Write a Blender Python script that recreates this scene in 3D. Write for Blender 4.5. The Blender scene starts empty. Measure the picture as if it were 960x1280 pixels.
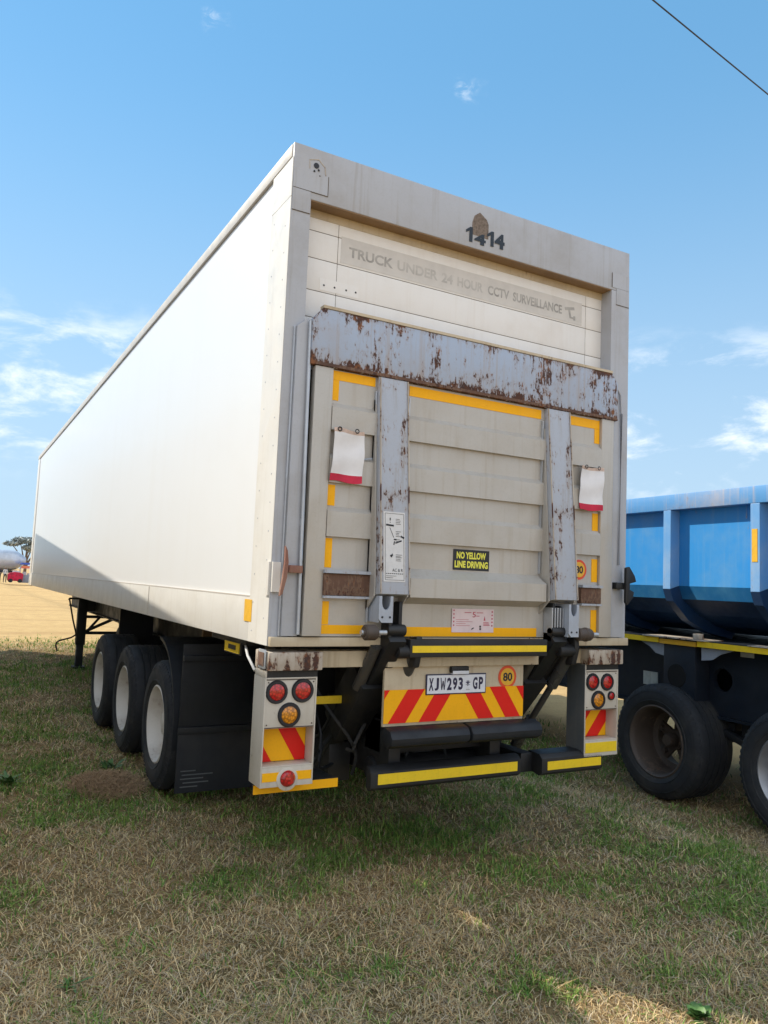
import bpy, bmesh, math, random
import numpy as np
from mathutils import Vector, Matrix
R = math.radians
PI = math.pi
rng = random.Random(7)
sc = bpy.context.scene
col = sc.collection

# ------------------------------------------------------------------ camera, sky, sun, exposure
cam_d = bpy.data.cameras.new('camera'); cam = bpy.data.objects.new('camera', cam_d); col.objects.link(cam)
cam.location = (-1.4861, -3.891, 1.713)
cam.rotation_euler = (1.6618, -0.0416, -0.5093)
cam_d.sensor_fit = 'HORIZONTAL'; cam_d.sensor_width = 36.0; cam_d.lens = 36.0 * 968.2 / 960.0
cam_d.clip_start = 0.05; cam_d.clip_end = 3000
sc.camera = cam

SUN = Vector((-0.765, 0.88, 1.0)).normalized()          # direction towards the sun
sun_el = math.asin(SUN.z); sun_az = math.atan2(SUN.x, SUN.y)   # azimuth clockwise from +Y
sd = bpy.data.lights.new('sun', 'SUN'); sd.energy = 2.5; sd.angle = R(0.55); sd.color = (1.0, 0.93, 0.80)
so = bpy.data.objects.new('sun', sd); col.objects.link(so); so.location = (-20, 20, 30)
so.rotation_euler = SUN.to_track_quat('Z', 'Y').to_euler()

world = bpy.data.worlds.new('World'); sc.world = world; world.use_nodes = True
wt = world.node_tree; wt.nodes.clear()
def WN(t, **k):
    n = wt.nodes.new(t)
    for a, b in k.items(): setattr(n, a, b)
    return n
sky = WN('ShaderNodeTexSky', sky_type='NISHITA', sun_disc=False, sun_elevation=sun_el, sun_rotation=sun_az,
         altitude=1500.0, air_density=1.0, dust_density=0.1, ozone_density=1.6)
tcw = WN('ShaderNodeTexCoord'); sepw = WN('ShaderNodeSeparateXYZ'); wt.links.new(tcw.outputs['Generated'], sepw.inputs[0])
mp = WN('ShaderNodeMapping'); mp.inputs['Scale'].default_value = (1.0, 1.0, 2.5); mp.inputs['Location'].default_value = (0.35, 0.1, 0.0)
wt.links.new(tcw.outputs['Generated'], mp.inputs[0])
n1 = WN('ShaderNodeTexNoise'); n1.inputs['Scale'].default_value = 9.0; n1.inputs['Detail'].default_value = 7; n1.inputs['Roughness'].default_value = 0.62
n1.inputs['Distortion'].default_value = 0.25
wt.links.new(mp.outputs[0], n1.inputs['Vector'])
r1 = WN('ShaderNodeMapRange'); r1.interpolation_type = 'SMOOTHSTEP'; r1.inputs['From Min'].default_value = 0.485; r1.inputs['From Max'].default_value = 0.72
wt.links.new(n1.outputs['Fac'], r1.inputs['Value'])
ea = WN('ShaderNodeMapRange'); ea.interpolation_type = 'SMOOTHSTEP'; ea.inputs['From Min'].default_value = 0.09; ea.inputs['From Max'].default_value = 0.16
eb = WN('ShaderNodeMapRange'); eb.interpolation_type = 'SMOOTHSTEP'; eb.inputs['From Min'].default_value = 0.25; eb.inputs['From Max'].default_value = 0.33
eb.inputs['To Min'].default_value = 1; eb.inputs['To Max'].default_value = 0.0
wt.links.new(sepw.outputs['Z'], ea.inputs['Value']); wt.links.new(sepw.outputs['Z'], eb.inputs['Value'])
def WM(op, a, b):
    n = WN('ShaderNodeMath', operation=op)
    for i, v in enumerate((a, b)):
        if isinstance(v, (int, float)): n.inputs[i].default_value = v
        else: wt.links.new(v, n.inputs[i])
    return n.outputs[0]
band = WM('MULTIPLY', WM('MULTIPLY', ea.outputs[0], eb.outputs[0]), r1.outputs[0])
def wisp(d, rad, scale, thr, seed):                      # a small torn cloud in one direction of the sky
    wn = WN('ShaderNodeTexNoise'); wn.inputs['Scale'].default_value = 16; wn.inputs['Detail'].default_value = 5
    wt.links.new(tcw.outputs['Generated'], wn.inputs['Vector'])
    sub = WN('ShaderNodeVectorMath', operation='MULTIPLY_ADD'); wt.links.new(wn.outputs['Color'], sub.inputs[0]); sub.inputs[1].default_value = (.11, .11, .11); sub.inputs[2].default_value = (-.055, -.055, -.055)
    ad = WN('ShaderNodeVectorMath', operation='ADD'); wt.links.new(tcw.outputs['Generated'], ad.inputs[0]); wt.links.new(sub.outputs[0], ad.inputs[1])
    dn = WN('ShaderNodeVectorMath', operation='DISTANCE'); wt.links.new(ad.outputs[0], dn.inputs[0]); dn.inputs[1].default_value = d
    f = WN('ShaderNodeMapRange'); f.interpolation_type = 'SMOOTHSTEP'; f.inputs['From Min'].default_value = rad; f.inputs['From Max'].default_value = 0.0
    wt.links.new(dn.outputs['Value'], f.inputs['Value'])
    n = WN('ShaderNodeTexNoise'); n.inputs['Scale'].default_value = scale; n.inputs['Detail'].default_value = 8; n.inputs['Roughness'].default_value = .7; n.inputs['Distortion'].default_value = 1.5
    mq = WN('ShaderNodeMapping'); mq.inputs['Location'].default_value = (seed, seed * .7, 0); mq.inputs['Scale'].default_value = (1, 1, 2.2); wt.links.new(tcw.outputs['Generated'], mq.inputs[0]); wt.links.new(mq.outputs[0], n.inputs['Vector'])
    g = WN('ShaderNodeMapRange'); g.interpolation_type = 'SMOOTHSTEP'; g.inputs['From Min'].default_value = thr; g.inputs['From Max'].default_value = thr + 0.3
    wt.links.new(n.outputs['Fac'], g.inputs['Value']); return WM('MULTIPLY', f.outputs[0], g.outputs[0])
cl = band
for w_ in (wisp((0.200, 0.781, 0.591), 0.022, 40, 0.42, 1.0), wisp((0.270, 0.734, 0.623), 0.016, 50, 0.42, 2.0), wisp((0.469, 0.686, 0.556), 0.024, 40, 0.42, 3.0)):
    cl = WM('MAXIMUM', cl, WM('MULTIPLY', w_, 0.6))
cl = WM('MULTIPLY', cl, 0.95)
hz = WN('ShaderNodeMapRange'); hz.interpolation_type = 'SMOOTHSTEP'; hz.inputs['From Min'].default_value = 0.62; hz.inputs['From Max'].default_value = -0.02
hz.inputs['To Max'].default_value = 0.92; wt.links.new(sepw.outputs['Z'], hz.inputs['Value'])
mixh = WN('ShaderNodeMix', data_type='RGBA'); wt.links.new(hz.outputs[0], mixh.inputs['Factor'])
tint = WN('ShaderNodeMix', data_type='RGBA', blend_type='MULTIPLY'); tint.inputs['Factor'].default_value = 1.0
wt.links.new(sky.outputs[0], tint.inputs[6]); tint.inputs[7].default_value = (0.74, 1.0, 0.98, 1)
azm = WN('ShaderNodeMix', data_type='RGBA'); azm.inputs[0].default_value = 0.62; wt.links.new(tint.outputs[2], azm.inputs[6]); azm.inputs[7].default_value = (0.66, 1.75, 3.0, 1)
wt.links.new(azm.outputs[2], mixh.inputs[6]); mixh.inputs[7].default_value = (2.1, 2.75, 3.4, 1)
mixc = WN('ShaderNodeMix', data_type='RGBA'); wt.links.new(cl, mixc.inputs['Factor'])
wt.links.new(mixh.outputs[2], mixc.inputs[6]); mixc.inputs[7].default_value = (4.0, 4.3, 4.6, 1)
# made-up bright cloud bank behind the camera, added to fill the shade
cb = WN('ShaderNodeTexNoise'); cb.inputs['Scale'].default_value = 2.2; cb.inputs['Detail'].default_value = 6; wt.links.new(tcw.outputs['Generated'], cb.inputs['Vector'])
cbf = WM('ADD', WM('MULTIPLY', sepw.outputs['Y'], -1.0), WM('MULTIPLY', WM('SUBTRACT', cb.outputs['Fac'], 0.5), 0.9))
cbr = WN('ShaderNodeMapRange'); cbr.interpolation_type = 'SMOOTHSTEP'; cbr.inputs['From Min'].default_value = -0.02; cbr.inputs['From Max'].default_value = 0.22; cbr.inputs['To Max'].default_value = 0.9
wt.links.new(cbf, cbr.inputs['Value'])
mixb = WN('ShaderNodeMix', data_type='RGBA'); wt.links.new(cbr.outputs[0], mixb.inputs['Factor']); wt.links.new(mixc.outputs[2], mixb.inputs[6]); mixb.inputs[7].default_value = (4.1, 4.45, 5.0, 1)
bg = WN('ShaderNodeBackground'); bg.inputs['Strength'].default_value = 0.12
wt.links.new(mixb.outputs[2], bg.inputs['Color']); wo = WN('ShaderNodeOutputWorld'); wt.links.new(bg.outputs[0], wo.inputs[0])
sc.view_settings.view_transform = 'Standard'; sc.view_settings.look = 'None'
sc.view_settings.exposure = 1.17; sc.view_settings.gamma = 1.0
sc.view_settings.use_curve_mapping = False
sc.render.engine = 'CYCLES'

# ------------------------------------------------------------------ materials
def new_mat(name):
    m = bpy.data.materials.new(name); m.use_nodes = True
    t = m.node_tree; b = t.nodes['Principled BSDF']
    return m, t, b
class NT:
    def __init__(s, t): s.t = t; s.tc = None
    def n(s, typ, **k):
        x = s.t.nodes.new(typ)
        for a, b in k.items(): setattr(x, a, b)
        return x
    def link(s, a, b): s.t.links.new(a, b)
    def coord(s, scale=(1, 1, 1), world=False):
        if world:
            g = s.n('ShaderNodeNewGeometry'); o = g.outputs['Position']
        else:
            g = s.n('ShaderNodeTexCoord'); o = g.outputs['Object']
        mp = s.n('ShaderNodeMapping'); mp.inputs['Scale'].default_value = scale; s.link(o, mp.inputs[0]); return mp.outputs[0]
    def noise(s, scale, detail=4, rough=0.6, vec=None, dist=0.0):
        x = s.n('ShaderNodeTexNoise'); x.inputs['Scale'].default_value = scale; x.inputs['Detail'].default_value = detail
        x.inputs['Roughness'].default_value = rough; x.inputs['Distortion'].default_value = dist
        if vec is not None: s.link(vec, x.inputs['Vector'])
        return x.outputs['Fac']
    def ramp(s, v, a, b, lo=0.0, hi=1.0):
        x = s.n('ShaderNodeMapRange'); x.interpolation_type = 'SMOOTHSTEP'
        x.inputs['From Min'].default_value = a; x.inputs['From Max'].default_value = b
        x.inputs['To Min'].default_value = lo; x.inputs['To Max'].default_value = hi
        s.link(v, x.inputs['Value']); return x.outputs[0]
    def mix(s, f, a, b):
        x = s.n('ShaderNodeMix', data_type='RGBA')
        for i, v in ((0, f), (6, a), (7, b)):
            if isinstance(v, (int, float)): x.inputs[i].default_value = v
            elif isinstance(v, tuple): x.inputs[i].default_value = (*v, 1)
            else: s.link(v, x.inputs[i])
        return x.outputs[2]
    def math(s, op, a, b):
        x = s.n('ShaderNodeMath', operation=op)
        for i, v in enumerate((a, b)):
            if isinstance(v, (int, float)): x.inputs[i].default_value = v
            else: s.link(v, x.inputs[i])
        return x.outputs[0]
    def bump(s, h, strength, dist, b):
        x = s.n('ShaderNodeBump'); x.inputs['Strength'].default_value = strength; x.inputs['Distance'].default_value = dist
        s.link(h, x.inputs['Height']); s.link(x.outputs[0], b.inputs['Normal'])

def paint(name, base, rough=0.45, dirt=(0.22, 0.18, 0.13), dirt_amt=0.35, rust=0.0, rustcol=(0.09, 0.035, 0.02), streak=0.25, sfreq=26,
          metallic=0.0, coat=0.0, bump=0.15, chip=40, fine=0.08, flat=False, edge=0.0, spec=None):
    m, t, b = new_mat(name); N = NT(t)
    v = N.coord()
    c = base
    g = N.ramp(N.noise(2.3, 5, 0.65, v), 0.42, 0.78, 0, dirt_amt)
    c = N.mix(g, c, dirt)
    if streak:
        vs = N.coord((sfreq, sfreq, 1.1 if sfreq > 10 else .25))
        st = N.ramp(N.noise(1.0, 4, 0.6, vs), 0.5, 0.8, 0, streak)
        c = N.mix(st, c, dirt)
    if fine:
        f = N.ramp(N.noise(90, 3, 0.6, v), 0.5, 0.75, 0, fine)
        c = N.mix(f, c, (dirt[0] * .6, dirt[1] * .6, dirt[2] * .6))
    ro = rough
    if rust:
        vr = N.coord((1, 1, 0.42))
        patch = N.noise(3.2, 6, 0.7, v, 0.4)
        spots = N.noise(chip, 4, 0.65, vr, 0.3)
        strk = N.noise(1.0, 5, 0.7, N.coord((34, 34, 2.2)))
        tot = N.math('ADD', N.math('ADD', N.math('MULTIPLY', patch, 0.48), N.math('MULTIPLY', spots, 0.30)), N.math('MULTIPLY', strk, 0.22))
        if edge:
            sz = N.n('ShaderNodeSeparateXYZ'); N.link(v, sz.inputs[0])
            lowz = N.ramp(sz.outputs['Z'], -edge * .45, -edge, 0, .10); hiz = N.ramp(sz.outputs['Z'], edge * .6, edge, 0, .035)
            tot = N.math('ADD', tot, N.math('ADD', lowz, hiz))
        rf = N.ramp(tot, 0.62 - 0.16 * rust, 0.655 - 0.16 * rust)
        halo = N.ramp(tot, 0.57 - 0.16 * rust, 0.66 - 0.16 * rust, 0, 0.55)
        c = N.mix(halo, c, (0.30, 0.20, 0.13))
        rc = N.mix(N.ramp(N.noise(60, 3, 0.6, v), 0.35, 0.7), rustcol, (0.05, 0.03, 0.028))
        rc = N.mix(N.ramp(N.noise(18, 3, 0.6, v), 0.5, 0.7), rc, (0.24, 0.10, 0.045))
        c = N.mix(rf, c, rc)
        rr = N.n('ShaderNodeMix', data_type='FLOAT'); N.link(rf, rr.inputs[0]); rr.inputs[2].default_value = rough; rr.inputs[3].default_value = 0.9
        N.link(rr.outputs[0], b.inputs['Roughness'])
        N.bump(N.math('SUBTRACT', 1.0, rf), 0.5, 0.002, b)
    elif flat:
        b.inputs['Roughness'].default_value = rough
    else:
        rn = N.ramp(N.noise(6, 4, 0.6, v), 0.3, 0.7, max(rough - 0.1, .03), rough + 0.12)
        N.link(rn, b.inputs['Roughness'])
        if bump: N.bump(N.noise(9, 3, 0.5, v), bump, 0.004, b)
    if isinstance(c, tuple): b.inputs['Base Color'].default_value = (*c, 1)
    else: N.link(c, b.inputs['Base Color'])
    b.inputs['Metallic'].default_value = metallic
    if spec is not None: b.inputs['Specular IOR Level'].default_value = spec
    if coat: b.inputs['Coat Weight'].default_value = coat; b.inputs['Coat Roughness'].default_value = 0.12
    return m
def plain(name, base, rough=0.5, metallic=0.0, var=0.25, coat=0.0, scale=30):
    m, t, b = new_mat(name); N = NT(t); v = N.coord()
    d = tuple(x * (1 - var) for x in base)
    N.link(N.mix(N.ramp(N.noise(scale, 4, 0.6, v), 0.35, 0.7), base, d), b.inputs['Base Color'])
    b.inputs['Roughness'].default_value = rough; b.inputs['Metallic'].default_value = metallic
    if coat: b.inputs['Coat Weight'].default_value = coat; b.inputs['Coat Roughness'].default_value = 0.1
    return m

M = {}
M['side'] = paint('side_panel', (0.745, 0.74, 0.735), 0.42, dirt=(0.66, 0.62, 0.55), dirt_amt=0.10, streak=0.16, coat=0.30, fine=0.0, bump=0.0, sfreq=3, flat=True)
M['skirt'] = paint('skirt_paint', (0.70, 0.67, 0.62), 0.42, dirt=(0.48, 0.42, 0.33), dirt_amt=0.3, streak=0.25, fine=0.05)
M['rail'] = paint('roof_rail_paint', (0.55, 0.50, 0.44), 0.45, dirt=(0.35, 0.3, 0.25), dirt_amt=0.3, streak=0.0)
M['frame'] = paint('frame_paint', (0.425, 0.44, 0.475), 0.45, dirt=(0.24, 0.20, 0.15), dirt_amt=0.35, streak=0.35)
M['sill'] = paint('sill_paint', (0.56, 0.47, 0.33), 0.5, dirt=(0.26, 0.17, 0.09), dirt_amt=0.55, streak=0.4, rust=0.12)
M['door'] = paint('roller_door_panel', (0.80, 0.785, 0.76), 0.5, dirt=(0.55, 0.46, 0.36), dirt_amt=0.25, streak=0.15, fine=0.03)
M['alu'] = paint('platform_aluminium', (0.47, 0.445, 0.405), 0.40, dirt=(0.34, 0.28, 0.20), dirt_amt=0.4, streak=0.4, metallic=0.15, fine=0.1)
M['blue_rust'] = paint('rusty_blue_steel', (0.36, 0.43, 0.55), 0.5, dirt=(0.36, 0.29, 0.24), dirt_amt=0.4, streak=0.7, rust=0.46, chip=64, edge=0.17)
M['post'] = paint('chipped_pale_steel', (0.40, 0.43, 0.49), 0.5, dirt=(0.30, 0.27, 0.23), dirt_amt=0.35, streak=0.6, rust=0.47, chip=64)
M['rust'] = paint('rusty_block', (0.13, 0.065, 0.04), 0.8, dirt=(0.05, 0.03, 0.025), dirt_amt=0.8, streak=0.5, rust=0.6)
M['rust_cream'] = paint('rusty_cream_steel', (0.52, 0.46, 0.38), 0.6, dirt=(0.25, 0.18, 0.13), dirt_amt=0.7, streak=0.8, rust=0.62, chip=22)
M['black'] = paint('chassis_black', (0.010, 0.011, 0.013), 0.55, dirt=(0.035, 0.028, 0.022), dirt_amt=0.35, streak=0.15, bump=0.2)
M['navy'] = paint('chassis_navy', (0.007, 0.012, 0.022), 0.5, dirt=(0.02, 0.022, 0.025), dirt_amt=0.25, streak=0.15)
M['rubber'] = paint('tyre_rubber', (0.017, 0.019, 0.023), 0.75, dirt=(0.10, 0.085, 0.065), dirt_amt=0.45, streak=0.0, bump=0.3)
M['flap'] = paint('flap_rubber', (0.008, 0.010, 0.014), 0.55, dirt=(0.025, 0.03, 0.036), dirt_amt=0.25, streak=0.2, bump=0.3)
M['rim'] = paint('rim_white', (0.66, 0.62, 0.56), 0.5, dirt=(0.30, 0.22, 0.15), dirt_amt=0.6, streak=0.0, rust=0.1)
M['rim_brown'] = paint('rim_rust_brown', (0.085, 0.062, 0.048), 0.6, dirt=(0.03, 0.025, 0.02), dirt_amt=0.6, streak=0.0, rust=0.2)
M['rim_alu'] = paint('rim_aluminium', (0.35, 0.35, 0.36), 0.4, dirt=(0.1, 0.09, 0.08), dirt_amt=0.6, streak=0.0, metallic=0.6)
M['yellow'] = paint('reflective_yellow', (0.96, 0.46, 0.005), 0.55, dirt=(0.5, 0.25, 0.02), dirt_amt=0.25, streak=0.15, bump=0, fine=0.1, spec=.25)
M['yellow2'] = paint('yellow_tape_lemon', (0.88, 0.60, 0.01), 0.55, dirt=(0.25, 0.2, 0.04), dirt_amt=0.35, streak=0.2, bump=0, fine=0.15)
M['red'] = paint('reflective_red', (0.75, 0.015, 0.008), 0.5, dirt=(0.3, 0.02, 0.015), dirt_amt=0.25, streak=0.1, bump=0, fine=0.06, spec=.25)
M['ink'] = plain('ink_black', (0.012, 0.013, 0.018), 0.5)
M['navyink'] = plain('ink_navy', (0.004, 0.014, 0.028), 0.5)
M['plate_ink'] = plain('plate_ink', (0.012, 0.012, 0.06), 0.4)
M['plate'] = plain('plate_white', (0.72, 0.74, 0.80), 0.35, var=0.06)
M['sticker'] = plain('sticker_white', (0.66, 0.65, 0.64), 0.45, var=0.08)
M['pink'] = plain('card_pink', (0.74, 0.60, 0.61), 0.45, var=0.10, scale=14)
M['pinkink'] = plain('card_ink', (0.50, 0.08, 0.12), 0.5)
M['faded'] = plain('faded_ink', (0.43, 0.41, 0.38), 0.6, var=0.35, scale=9)
M['ghost'] = plain('ghost_strip', (0.62, 0.59, 0.55), 0.55, var=0.08, scale=12)
M['ghost3'] = plain('fainter_ink', (0.53, 0.505, 0.47), 0.6, var=0.2, scale=9)
M['latch'] = paint('latch_rust', (0.22, 0.09, 0.06), 0.7, dirt=(0.4, 0.25, 0.18), dirt_amt=0.6, streak=0.3, rust=0.3)
M['seam'] = plain('seam_dark', (0.10, 0.075, 0.05), 0.7)
M['ghost2'] = plain('glue_stain', (0.22, 0.17, 0.135), 0.8, var=0.5, scale=60)
M['cloth'] = plain('flag_cloth', (0.78, 0.77, 0.78), 0.8, var=0.08, scale=10)
M['clothred'] = plain('flag_red', (0.58, 0.012, 0.05), 0.7, var=0.2, scale=10)
M['orange'] = plain('sign_orange_red', (0.72, 0.075, 0.02), 0.4, var=0.1)
M['signyel'] = plain('sign_yellow', (0.80, 0.44, 0.03), 0.4, var=0.1)
M['lime'] = plain('sign_lime', (0.78, 0.74, 0.08), 0.4, var=0.05)
M['chrome'] = paint('galvanised', (0.50, 0.53, 0.57), 0.4, dirt=(0.2, 0.18, 0.16), dirt_amt=0.4, streak=0.2, metallic=0.5)
M['bracket'] = paint('bracket_blue_grey', (0.42, 0.47, 0.55), 0.45, dirt=(0.2, 0.19, 0.18), dirt_amt=0.4, streak=0.4, rust=0.06)
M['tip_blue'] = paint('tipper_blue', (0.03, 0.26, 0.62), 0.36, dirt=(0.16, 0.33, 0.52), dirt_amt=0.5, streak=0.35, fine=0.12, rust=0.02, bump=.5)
M['tip_rail'] = paint('tipper_rail_faded', (0.09, 0.30, 0.60), 0.5, dirt=(0.52, 0.44, 0.40), dirt_amt=0.6, streak=0.6, rust=0.16, rustcol=(0.2, 0.08, 0.06), chip=20)
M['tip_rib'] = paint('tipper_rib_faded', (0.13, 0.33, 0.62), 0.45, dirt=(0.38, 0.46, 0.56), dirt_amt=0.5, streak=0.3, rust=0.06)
M['tip_low_shade'] = paint('tipper_low_blue_shade', (0.012, 0.13, 0.32), 0.4, dirt=(0.10, 0.30, 0.45), dirt_amt=0.4, streak=0.2)  # darker blue paints in the shade on the downward-turned band
M['tip_under_shade'] = paint('tipper_underside_shade', (0.008, 0.035, 0.10), 0.5, dirt=(0.03, 0.05, 0.08), dirt_amt=0.4, streak=0.2)  # navy colour stands in for the shade under the tub
M['brownbeam'] = paint('brown_beam', (0.28, 0.17, 0.08), 0.6, dirt=(0.12, 0.07, 0.04), dirt_amt=0.5, streak=0.3)
M['patch'] = plain('white_patch', (0.50, 0.52, 0.48), 0.5, var=0.15)
M['lit_web_counter'] = paint('lit_web_counter_grey', (0.30, 0.34, 0.40), 0.5, dirt=(0.1, 0.1, 0.1), dirt_amt=0.4, streak=0.4)  # pale tone of sunlight on the web; plain grey on the counter
M['void'] = plain('hole_black', (0.0015, 0.0015, 0.002), 0.9)
M['wood'] = plain('wood', (0.15, 0.10, 0.06), 0.8)
M['tank'] = plain('tank_grey', (0.56, 0.61, 0.68), 0.35, metallic=0.25, var=0.2, scale=1.5)
M['stallred'] = plain('stall_red', (0.62, 0.01, 0.06), 0.7, var=0.5, scale=3)
M['stallblue'] = plain('stall_blue', (0.06, 0.12, 0.5), 0.7, scale=3)
M['stallorange'] = plain('stall_orange', (0.75, 0.22, 0.12), 0.7, scale=3)
M['skin'] = plain('skin', (0.16, 0.08, 0.05), 0.6)
M['cotton_dark'] = plain('cotton_dark', (0.03, 0.035, 0.05), 0.8)
M['cotton_white'] = plain('cotton_white', (0.6, 0.6, 0.62), 0.8)

def lens_mat(name, base, em=0.0):
    m, t, b = new_mat(name); N = NT(t)
    vo = N.n('ShaderNodeTexVoronoi'); vo.inputs['Scale'].default_value = 70; N.link(N.coord(), vo.inputs['Vector'])
    f = N.ramp(vo.outputs['Distance'], 0.2, 0.7)
    N.link(N.mix(f, base, tuple(x * 0.45 for x in base)), b.inputs['Base Color'])
    b.inputs['Roughness'].default_value = 0.22; b.inputs['Coat Weight'].default_value = 0.6; b.inputs['Coat Roughness'].default_value = 0.05
    N.bump(vo.outputs['Distance'], 0.25, 0.002, b)
    return m
M['lens_red'] = lens_mat('lamp_lens_red', (0.62, 0.015, 0.015))
M['lens_amber'] = lens_mat('lamp_lens_amber', (0.78, 0.28, 0.01))

# ------------------------------------------------------------------ object helpers
ORG = {}
def tag(o, label=None, cat=None, group=None, kind=None):
    if label: o['label'] = label
    if cat: o['category'] = cat
    if group: o['group'] = group
    if kind: o['kind'] = kind
    return o
def thing(name, label, cat, org, loc=None, rotz=0.0, group=None):
    o = bpy.data.objects.new(name, None); col.objects.link(o); o.empty_display_size = 0.3
    o.location = loc if loc is not None else org; o.rotation_euler = (0, 0, rotz)
    ORG[o.name] = Vector(org); return tag(o, label, cat, group)
class MB:
    def __init__(s): s.v = []; s.f = []; s.m = []; s.mi = 0
    def add(s, vs, fs):
        n = len(s.v); s.v += [tuple(p) for p in vs]; s.f += [tuple(i + n for i in f) for f in fs]; s.m += [s.mi] * len(fs); return s
    def box(s, x0, x1, y0, y1, z0, z1):
        x0, x1 = min(x0, x1), max(x0, x1); y0, y1 = min(y0, y1), max(y0, y1); z0, z1 = min(z0, z1), max(z0, z1)
        return s.add([(x0,y0,z0),(x1,y0,z0),(x1,y1,z0),(x0,y1,z0),(x0,y0,z1),(x1,y0,z1),(x1,y1,z1),(x0,y1,z1)],
                     [(0,3,2,1),(4,5,6,7),(0,1,5,4),(1,2,6,5),(2,3,7,6),(3,0,4,7)])
    def prism(s, poly, axis, a, b):       # poly: the two other coordinates in cyclic order after axis-removal (x: (y,z); y: (x,z); z: (x,y))
        def P(u, w, h): return {'x': (h, u, w), 'y': (u, h, w), 'z': (u, w, h)}[axis]
        n = len(poly); vs = [P(u, w, a) for u, w in poly] + [P(u, w, b) for u, w in poly]
        fs = [tuple(range(n))[::-1], tuple(range(n, 2 * n))] + [(i, (i + 1) % n, n + (i + 1) % n, n + i) for i in range(n)]
        return s.add(vs, fs)
    def tube(s, pts, r, seg=10, caps=True):
        pts = [Vector(p) for p in pts]; n = len(pts); rs = r if isinstance(r, (list, tuple)) else [r] * n
        vs = []; up = None
        for i, p in enumerate(pts):
            d = (pts[min(i + 1, n - 1)] - pts[max(i - 1, 0)]).normalized()
            if up is None: up = Vector((0, 0, 1)) if abs(d.z) < .9 else Vector((0, 1, 0))
            a = d.cross(up).normalized(); b = d.cross(a).normalized(); up = -b if False else up
            for k in range(seg):
                t = 2 * PI * k / seg; vs.append(p + (a * math.cos(t) + b * math.sin(t)) * rs[i])
        fs = [(i * seg + k, i * seg + (k + 1) % seg, (i + 1) * seg + (k + 1) % seg, (i + 1) * seg + k) for i in range(n - 1) for k in range(seg)]
        if caps: fs += [tuple(range(seg))[::-1], tuple(range((n - 1) * seg, n * seg))]
        return s.add(vs, fs)
    def cyl(s, p0, p1, r0, r1=None, seg=20): return s.tube([p0, p1], [r0, r0 if r1 is None else r1], seg)
    def lathe(s, prof, axis, c, seg=48, closed=False):  # prof: (radius, offset along axis)
        vs = []; n = len(prof); c = Vector(c)
        for k in range(seg):
            t = 2 * PI * k / seg; co, si = math.cos(t), math.sin(t)
            for r, h in prof:
                vs.append(c + Vector({'x': (h, r * co, r * si), 'y': (r * co, h, r * si), 'z': (r * co, r * si, h)}[axis]))
        m = n if closed else n - 1
        fs = [(k * n + i, k * n + (i + 1) % n, ((k + 1) % seg) * n + (i + 1) % n, ((k + 1) % seg) * n + i) for k in range(seg) for i in range(m)]
        return s.add(vs, fs)
    def beam(s, p0, p1, w, h, side=(1, 0, 0)):          # rectangular bar between two points, w along 'side'
        p0, p1 = Vector(p0), Vector(p1); d = (p1 - p0).normalized(); a = Vector(side); a = (a - d * a.dot(d)).normalized(); b = d.cross(a)
        vs = [p + a * (w / 2 * i) + b * (h / 2 * j) for p in (p0, p1) for i, j in ((-1, -1), (1, -1), (1, 1), (-1, 1))]
        return s.add(vs, [(3,2,1,0),(4,5,6,7),(0,1,5,4),(1,2,6,5),(2,3,7,6),(3,0,4,7)])
    NOSPLIT = {'tyre', 'rivet_row', 'faded_word', 'plate_character', 'sticker_print', 'card_print', 'plate_microtext', 'camera_pictogram', 'glue_outline', 'door_seam', 'trunk', 'crown', 'tub', 'chassis_web', 'hydraulic_hose'}
    def pieces(s):
        n = len(s.v); par = list(range(n))
        def find(a):
            while par[a] != a: par[a] = par[par[a]]; a = par[a]
            return a
        for f in s.f:
            r0 = find(f[0])
            for i in f[1:]: par[find(i)] = r0
        isl = {}
        for i in range(n): isl.setdefault(find(i), []).append(i)
        ks = list(isl); bx = []
        for k in ks:
            P = [s.v[i] for i in isl[k]]; bx.append(([min(p[a] for p in P) for a in range(3)], [max(p[a] for p in P) for a in range(3)]))
        sz = [max(h[a] - l[a] for a in range(3)) for l, h in bx]; m = len(ks); q = list(range(m))
        def fq(a):
            while q[a] != a: a = q[a]
            return a
        for i in range(m):
            for j in range(i):
                gap = math.sqrt(sum(max(bx[i][0][a] - bx[j][1][a], bx[j][0][a] - bx[i][1][a], 0) ** 2 for a in range(3)))
                if gap < min(.45 * max(sz[i], sz[j]), .06): q[fq(i)] = fq(j)
        grp = {}
        for i in range(m): grp.setdefault(fq(i), set()).update([ks[i]])
        if len(grp) == 1: return [s]
        root = {i: find(i) for i in range(n)}; out = []
        for g in grp.values():
            mb = MB(); idx = {}
            for i in range(n):
                if root[i] in g: idx[i] = len(mb.v); mb.v.append(s.v[i])
            for f, m_ in zip(s.f, s.m):
                if f[0] in idx: mb.f.append(tuple(idx[i] for i in f)); mb.m.append(m_)
            out.append(mb)
        return out
    def build(s, name, mats, parent=None, bevel=0.0, smooth=True, label=None, xf=None):
        if parent is not None and name not in MB.NOSPLIT and len(s.v) < 6000:
            ps = s.pieces()
            if len(ps) > 1: return [p._build(name, mats, parent, bevel, smooth, label, xf) for p in ps][0]
        return s._build(name, mats, parent, bevel, smooth, label, xf)
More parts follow.
